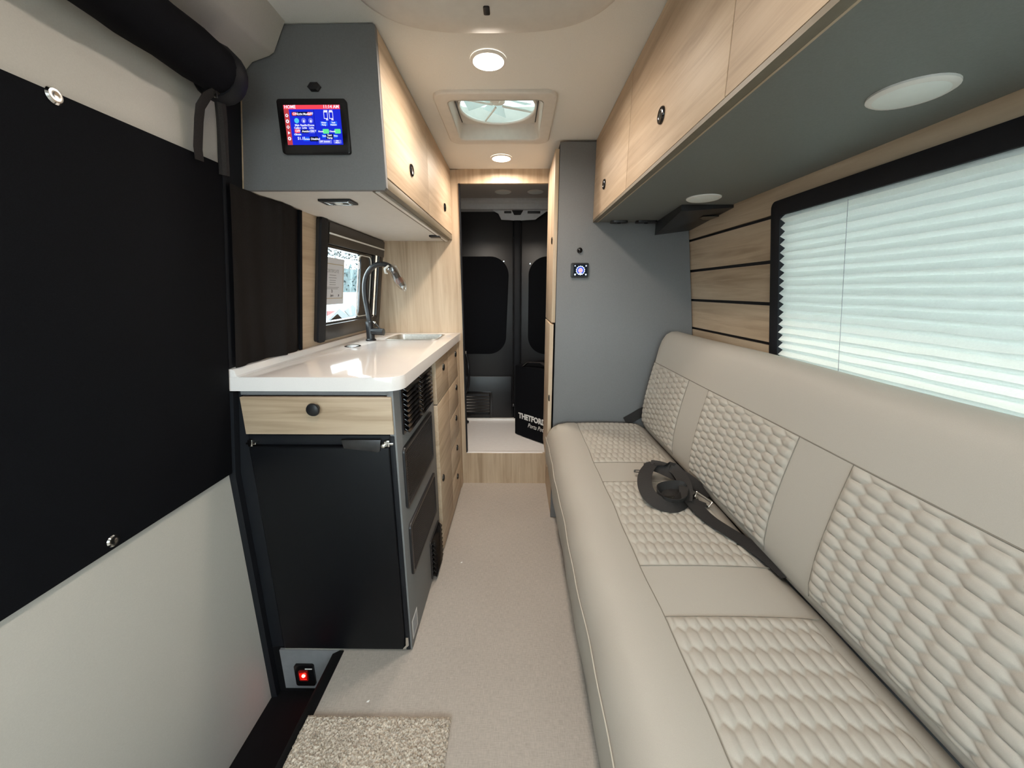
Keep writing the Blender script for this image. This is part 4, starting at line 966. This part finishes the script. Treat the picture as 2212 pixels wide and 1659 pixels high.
for sx in (-1, 1):
    b = B(); b.tube([(VX+sx*.150, VY-.11, 1.8450), (VX+sx*.147, VY+.02, 1.8350), (VX+sx*.146, VY+.10, 1.8380)], .0022, 6); b.obj('wire', 'black_pl', rv)
# air conditioner shroud
q = onC(1050, 48); AXC = -.062
ac = thing('air_conditioner', 'smooth rounded air conditioner shroud on the ceiling', 'air conditioner', (AXC, q.y-.3, ZC(q.y)-.035))
b = B(); AH = .62
outl = []
for i in range(64):
    a = 2*PI*i/64; ca, sa = math.cos(a), math.sin(a); e = 2/3.2
    outl.append((math.copysign(abs(ca)**e, ca), math.copysign(abs(sa)**e, sa)))
rings = []
for s_, dz in ((1.0, .004), (1.0, -.010), (.99, -.018), (.965, -.026), (.92, -.031), (.6, -.034)):
    rings.append([b.bm.verts.new((AXC+p[0]*.315*s_, q.y-AH/2+p[1]*AH/2*(1-(1-s_)*.6), ZC(q.y-AH/2+p[1]*AH/2)+dz)) for p in outl])
for A, C in zip(rings, rings[1:]):
    for i in range(64): b.bm.faces.new((A[i], A[(i+1) % 64], C[(i+1) % 64], C[i]))
b.bm.faces.new(rings[-1]); bmesh.ops.recalc_face_normals(b.bm, faces=list(b.bm.faces)); b.obj('shroud', 'vent_pl', ac, 50)
ql = onZ(1051, 20, ZC(q.y)-.032)
B().plate(rrect(ql.x, -ql.y, .014, .026, .004), [], .004, face_down((0, 0, ql.z)), .001).obj('latch', 'black_pl', ac)

# ================================================================== SHOWER OBJECTS
bg_ = thing('toilet_bag', 'black carry bag with white lettering standing in the shower tray', 'bag', (.16, 2.54, .2065))
p0, p1 = Vector((-.006, 2.545, .206)), Vector((.190, 2.352, .206)); ux = (p1-p0).normalized(); uy = Vector((0, 0, 1)); W_ = .36; H_ = .485
nrm = ux.cross(uy); depth = .30
b = B(); nu, nv = 14, 16
ins = -nrm
def bagp(s_, t_, d_):
    pin = .012*math.sin(t_*PI*.9)
    return p0+ux*(s_*W_)+uy*(t_*H_)+ins*(d_*depth)
nring = []
for j in range(nv+1):
    t_ = j/nv; sh_ = .010*max(0, t_-.8)*5; r_ = []
    for (s_, d_) in [(0, 0), (.03, -.01), (.25, -.03+.012*math.sin(t_*9)), (.5, -.04+.015*math.sin(t_*7+1)), (.75, -.03), (.97, -.01), (1, 0), (1.01, .3), (1.01, .7), (1, 1), (.5, 1.03), (0, 1), (-.01, .7), (-.012, .3)]:
        c_ = Vector((.5, .5)); s2_, d2 = s_+(.5-s_)*sh_, d_+(.5-d_)*sh_
        r_.append(b.bm.verts.new(bagp(s2_, t_, d2)))
    nring.append(r_)
for A, C in zip(nring, nring[1:]):
    n = len(A)
    for i in range(n): b.bm.faces.new((A[i], A[(i+1) % n], C[(i+1) % n], C[i]))
b.bm.faces.new(nring[-1]); b.bm.faces.new(nring[0][::-1]); bmesh.ops.recalc_face_normals(b.bm, faces=list(b.bm.faces)); b.obj('bag_body', 'black_fab', bg_, 50)
fo = lambda s_, z: frame(p0+ux*s_+uy*z+nrm*.0165, ux, uy)
text('lettering', 'THETFORD', .052, fo(.050, .130), 'white_print', bg_, th=.0006, bold=.0022, sx=.92)
text('lettering', 'Porta Potti', .044, fo(.135, .082), 'white_print', bg_, th=.0006, shear=.35, sx=.8)
b = B(); b.ribbon([bagp(.2, .99, .0)+Vector((0, 0, .005)), bagp(.25, 1.0, .1)+Vector((0, 0, .03)), bagp(.5, 1.0, .2)+Vector((0, 0, .035)), bagp(.75, 1.0, .1)+Vector((0, 0, .02)), bagp(.8, .99, .0)], ins, .03, .004); b.obj('handle', 'black_cur', bg_)
sho = thing('shower_outlet', 'chrome shower outlet with black hose on the shower wall', 'shower', (-.43, 2.72, .2))
B().lathe((-.44, 2.72, .752), (1, 0, 0), [(.022, 0), (.022, .006), (.012, .010), (.011, .055), (.016, .06), (.014, .085), (0, .088)], 18).obj('outlet', 'chrome', sho)
B().tube(smooth_path([(-.362, 2.715, .748), (-.35, 2.71, .70), (-.342, 2.70, .62), (-.350, 2.70, .50), (-.40, 2.71, .40), (-.415, 2.72, .28), (-.39, 2.73, .222), (-.375, 2.735, .214), (-.365, 2.76, .212), (-.38, 2.78, .212)], 5), .008, 8).obj('hose', 'black_pl', sho)

# ================================================================== OUTSIDE
b = B(); b.box(-60, 60, -60, 60, -.62, -.60); tag(b.obj('ground', 'asphalt', smooth=0), 'pale yard surface outside the van', 'ground', kind='structure')
def onOut(u, v, x): return onX(u, v, x)
XC = -4.2
zt, y0, y1 = onOut(760, 632, XC).z, 5.0, 15.0
cv = thing('parked_caravan', 'white parked caravan with grey mountain graphics seen through the kitchen window', 'caravan', (XC-1, 10, -.6))
B().box(XC-1.6, XC, y0, y1, -.25, zt, .03).obj('body', 'white_gel', cv)
for px in (((706, 695), (733, 668), (772, 697)), ((744, 672), (762, 659), (790, 690), (760, 690)), ((706, 697), (728, 678), (750, 700))):
    pts = [onOut(u, v, XC) for u, v in px]
    B().prism([(p.y, p.z) for p in pts], XC+.001, XC+.012, 'x').obj('mountain_graphic', 'decal', cv, smooth=0)
pts = [onOut(u, v, XC) for u, v in ((706, 672), (724, 672), (706, 682))]
B().prism([(p.y, p.z) for p in pts], XC+.001, XC+.012, 'x').obj('red_stripe', 'decal_red', cv, smooth=0)
for y in (8.0, 11.0):
    B().lathe((XC-.05, y, -.3), (1, 0, 0), [(.3, 0), (.3, .12), (.18, .14), (0, .12)], 20).obj('wheel', 'black_pl', cv)
hg = thing('hedge', 'leafy blue-green hedge standing behind the parked caravan', 'hedge', (-7.5, 16, -.6))
rh = random.Random(9); b = B()
zb_, zt_ = -.6, onOut(760, 570, -7).z
for i in range(5200):
    c = Vector((rh.uniform(-7.9, -7.0), rh.uniform(10, 24), rh.uniform(zb_, zt_+rh.uniform(-.1, .06)))); a = Vector((rh.uniform(-1, 1), rh.uniform(-1, 1), rh.uniform(-1, 1))).normalized(); d = a.cross(Vector((rh.uniform(-1, 1), rh.uniform(-1, 1), 1))).normalized(); s_ = rh.uniform(.05, .12)
    b.bm.faces.new([b.bm.verts.new(c+a*s_), b.bm.verts.new(c+d*s_*.5), b.bm.verts.new(c-a*s_), b.bm.verts.new(c-d*s_*.5)])
o = b.obj('leaves', 'foliage', hg, 0); o['kind'] = 'stuff'
b = B(); b.box(-7.8, -7.15, 10, 24, -.6, zt_-.2); b.obj('twigs', 'foliage', hg, 0)
cn = thing('canopy_frame', 'white canopy beam with a lattice fringe beyond the hedge', 'canopy', (-9, 18, -.6))
za, zb2 = onOut(740, 545, -9).z, onOut(740, 558, -9).z
B().box(-9.1, -9, 11, 30, za, za+.6).obj('fascia', 'white_gel', cn)
b = B()
for i in range(900):
    y = 11+19*rh.random(); z = zb2+(za-zb2)*rh.random()
    b.box(-9.03, -9.0, y-.06, y+.06, z-.025, z+.025)
b.obj('fringe', 'decal', cn, 0)['kind'] = 'stuff'
for y in (11.05, 20, 29.9): B().box(-9.1, -9.0, y-.05, y+.05, -.6, za+.05).obj('post', 'white_gel', cn)
# small scraps on the floor
for u, v, lab in ((997, 1215, 'tiny pale scrap on the aisle floor by the oak unit'), (795, 1515, 'tiny pale scrap on the floor near the carpet mat')):
    q = onZ(u, v, 0); b = B(); b.hexa([(q.x-.004, q.y-.003, 0), (q.x+.003, q.y-.002, 0), (q.x+.004, q.y+.004, 0), (q.x-.002, q.y+.003, 0), (q.x-.003, q.y-.002, .002), (q.x+.002, q.y-.001, .001), (q.x+.003, q.y+.003, .002), (q.x-.001, q.y+.002, .001)])
    tag(b.obj('floor_scrap', 'white_print', smooth=0), lab, 'scrap')
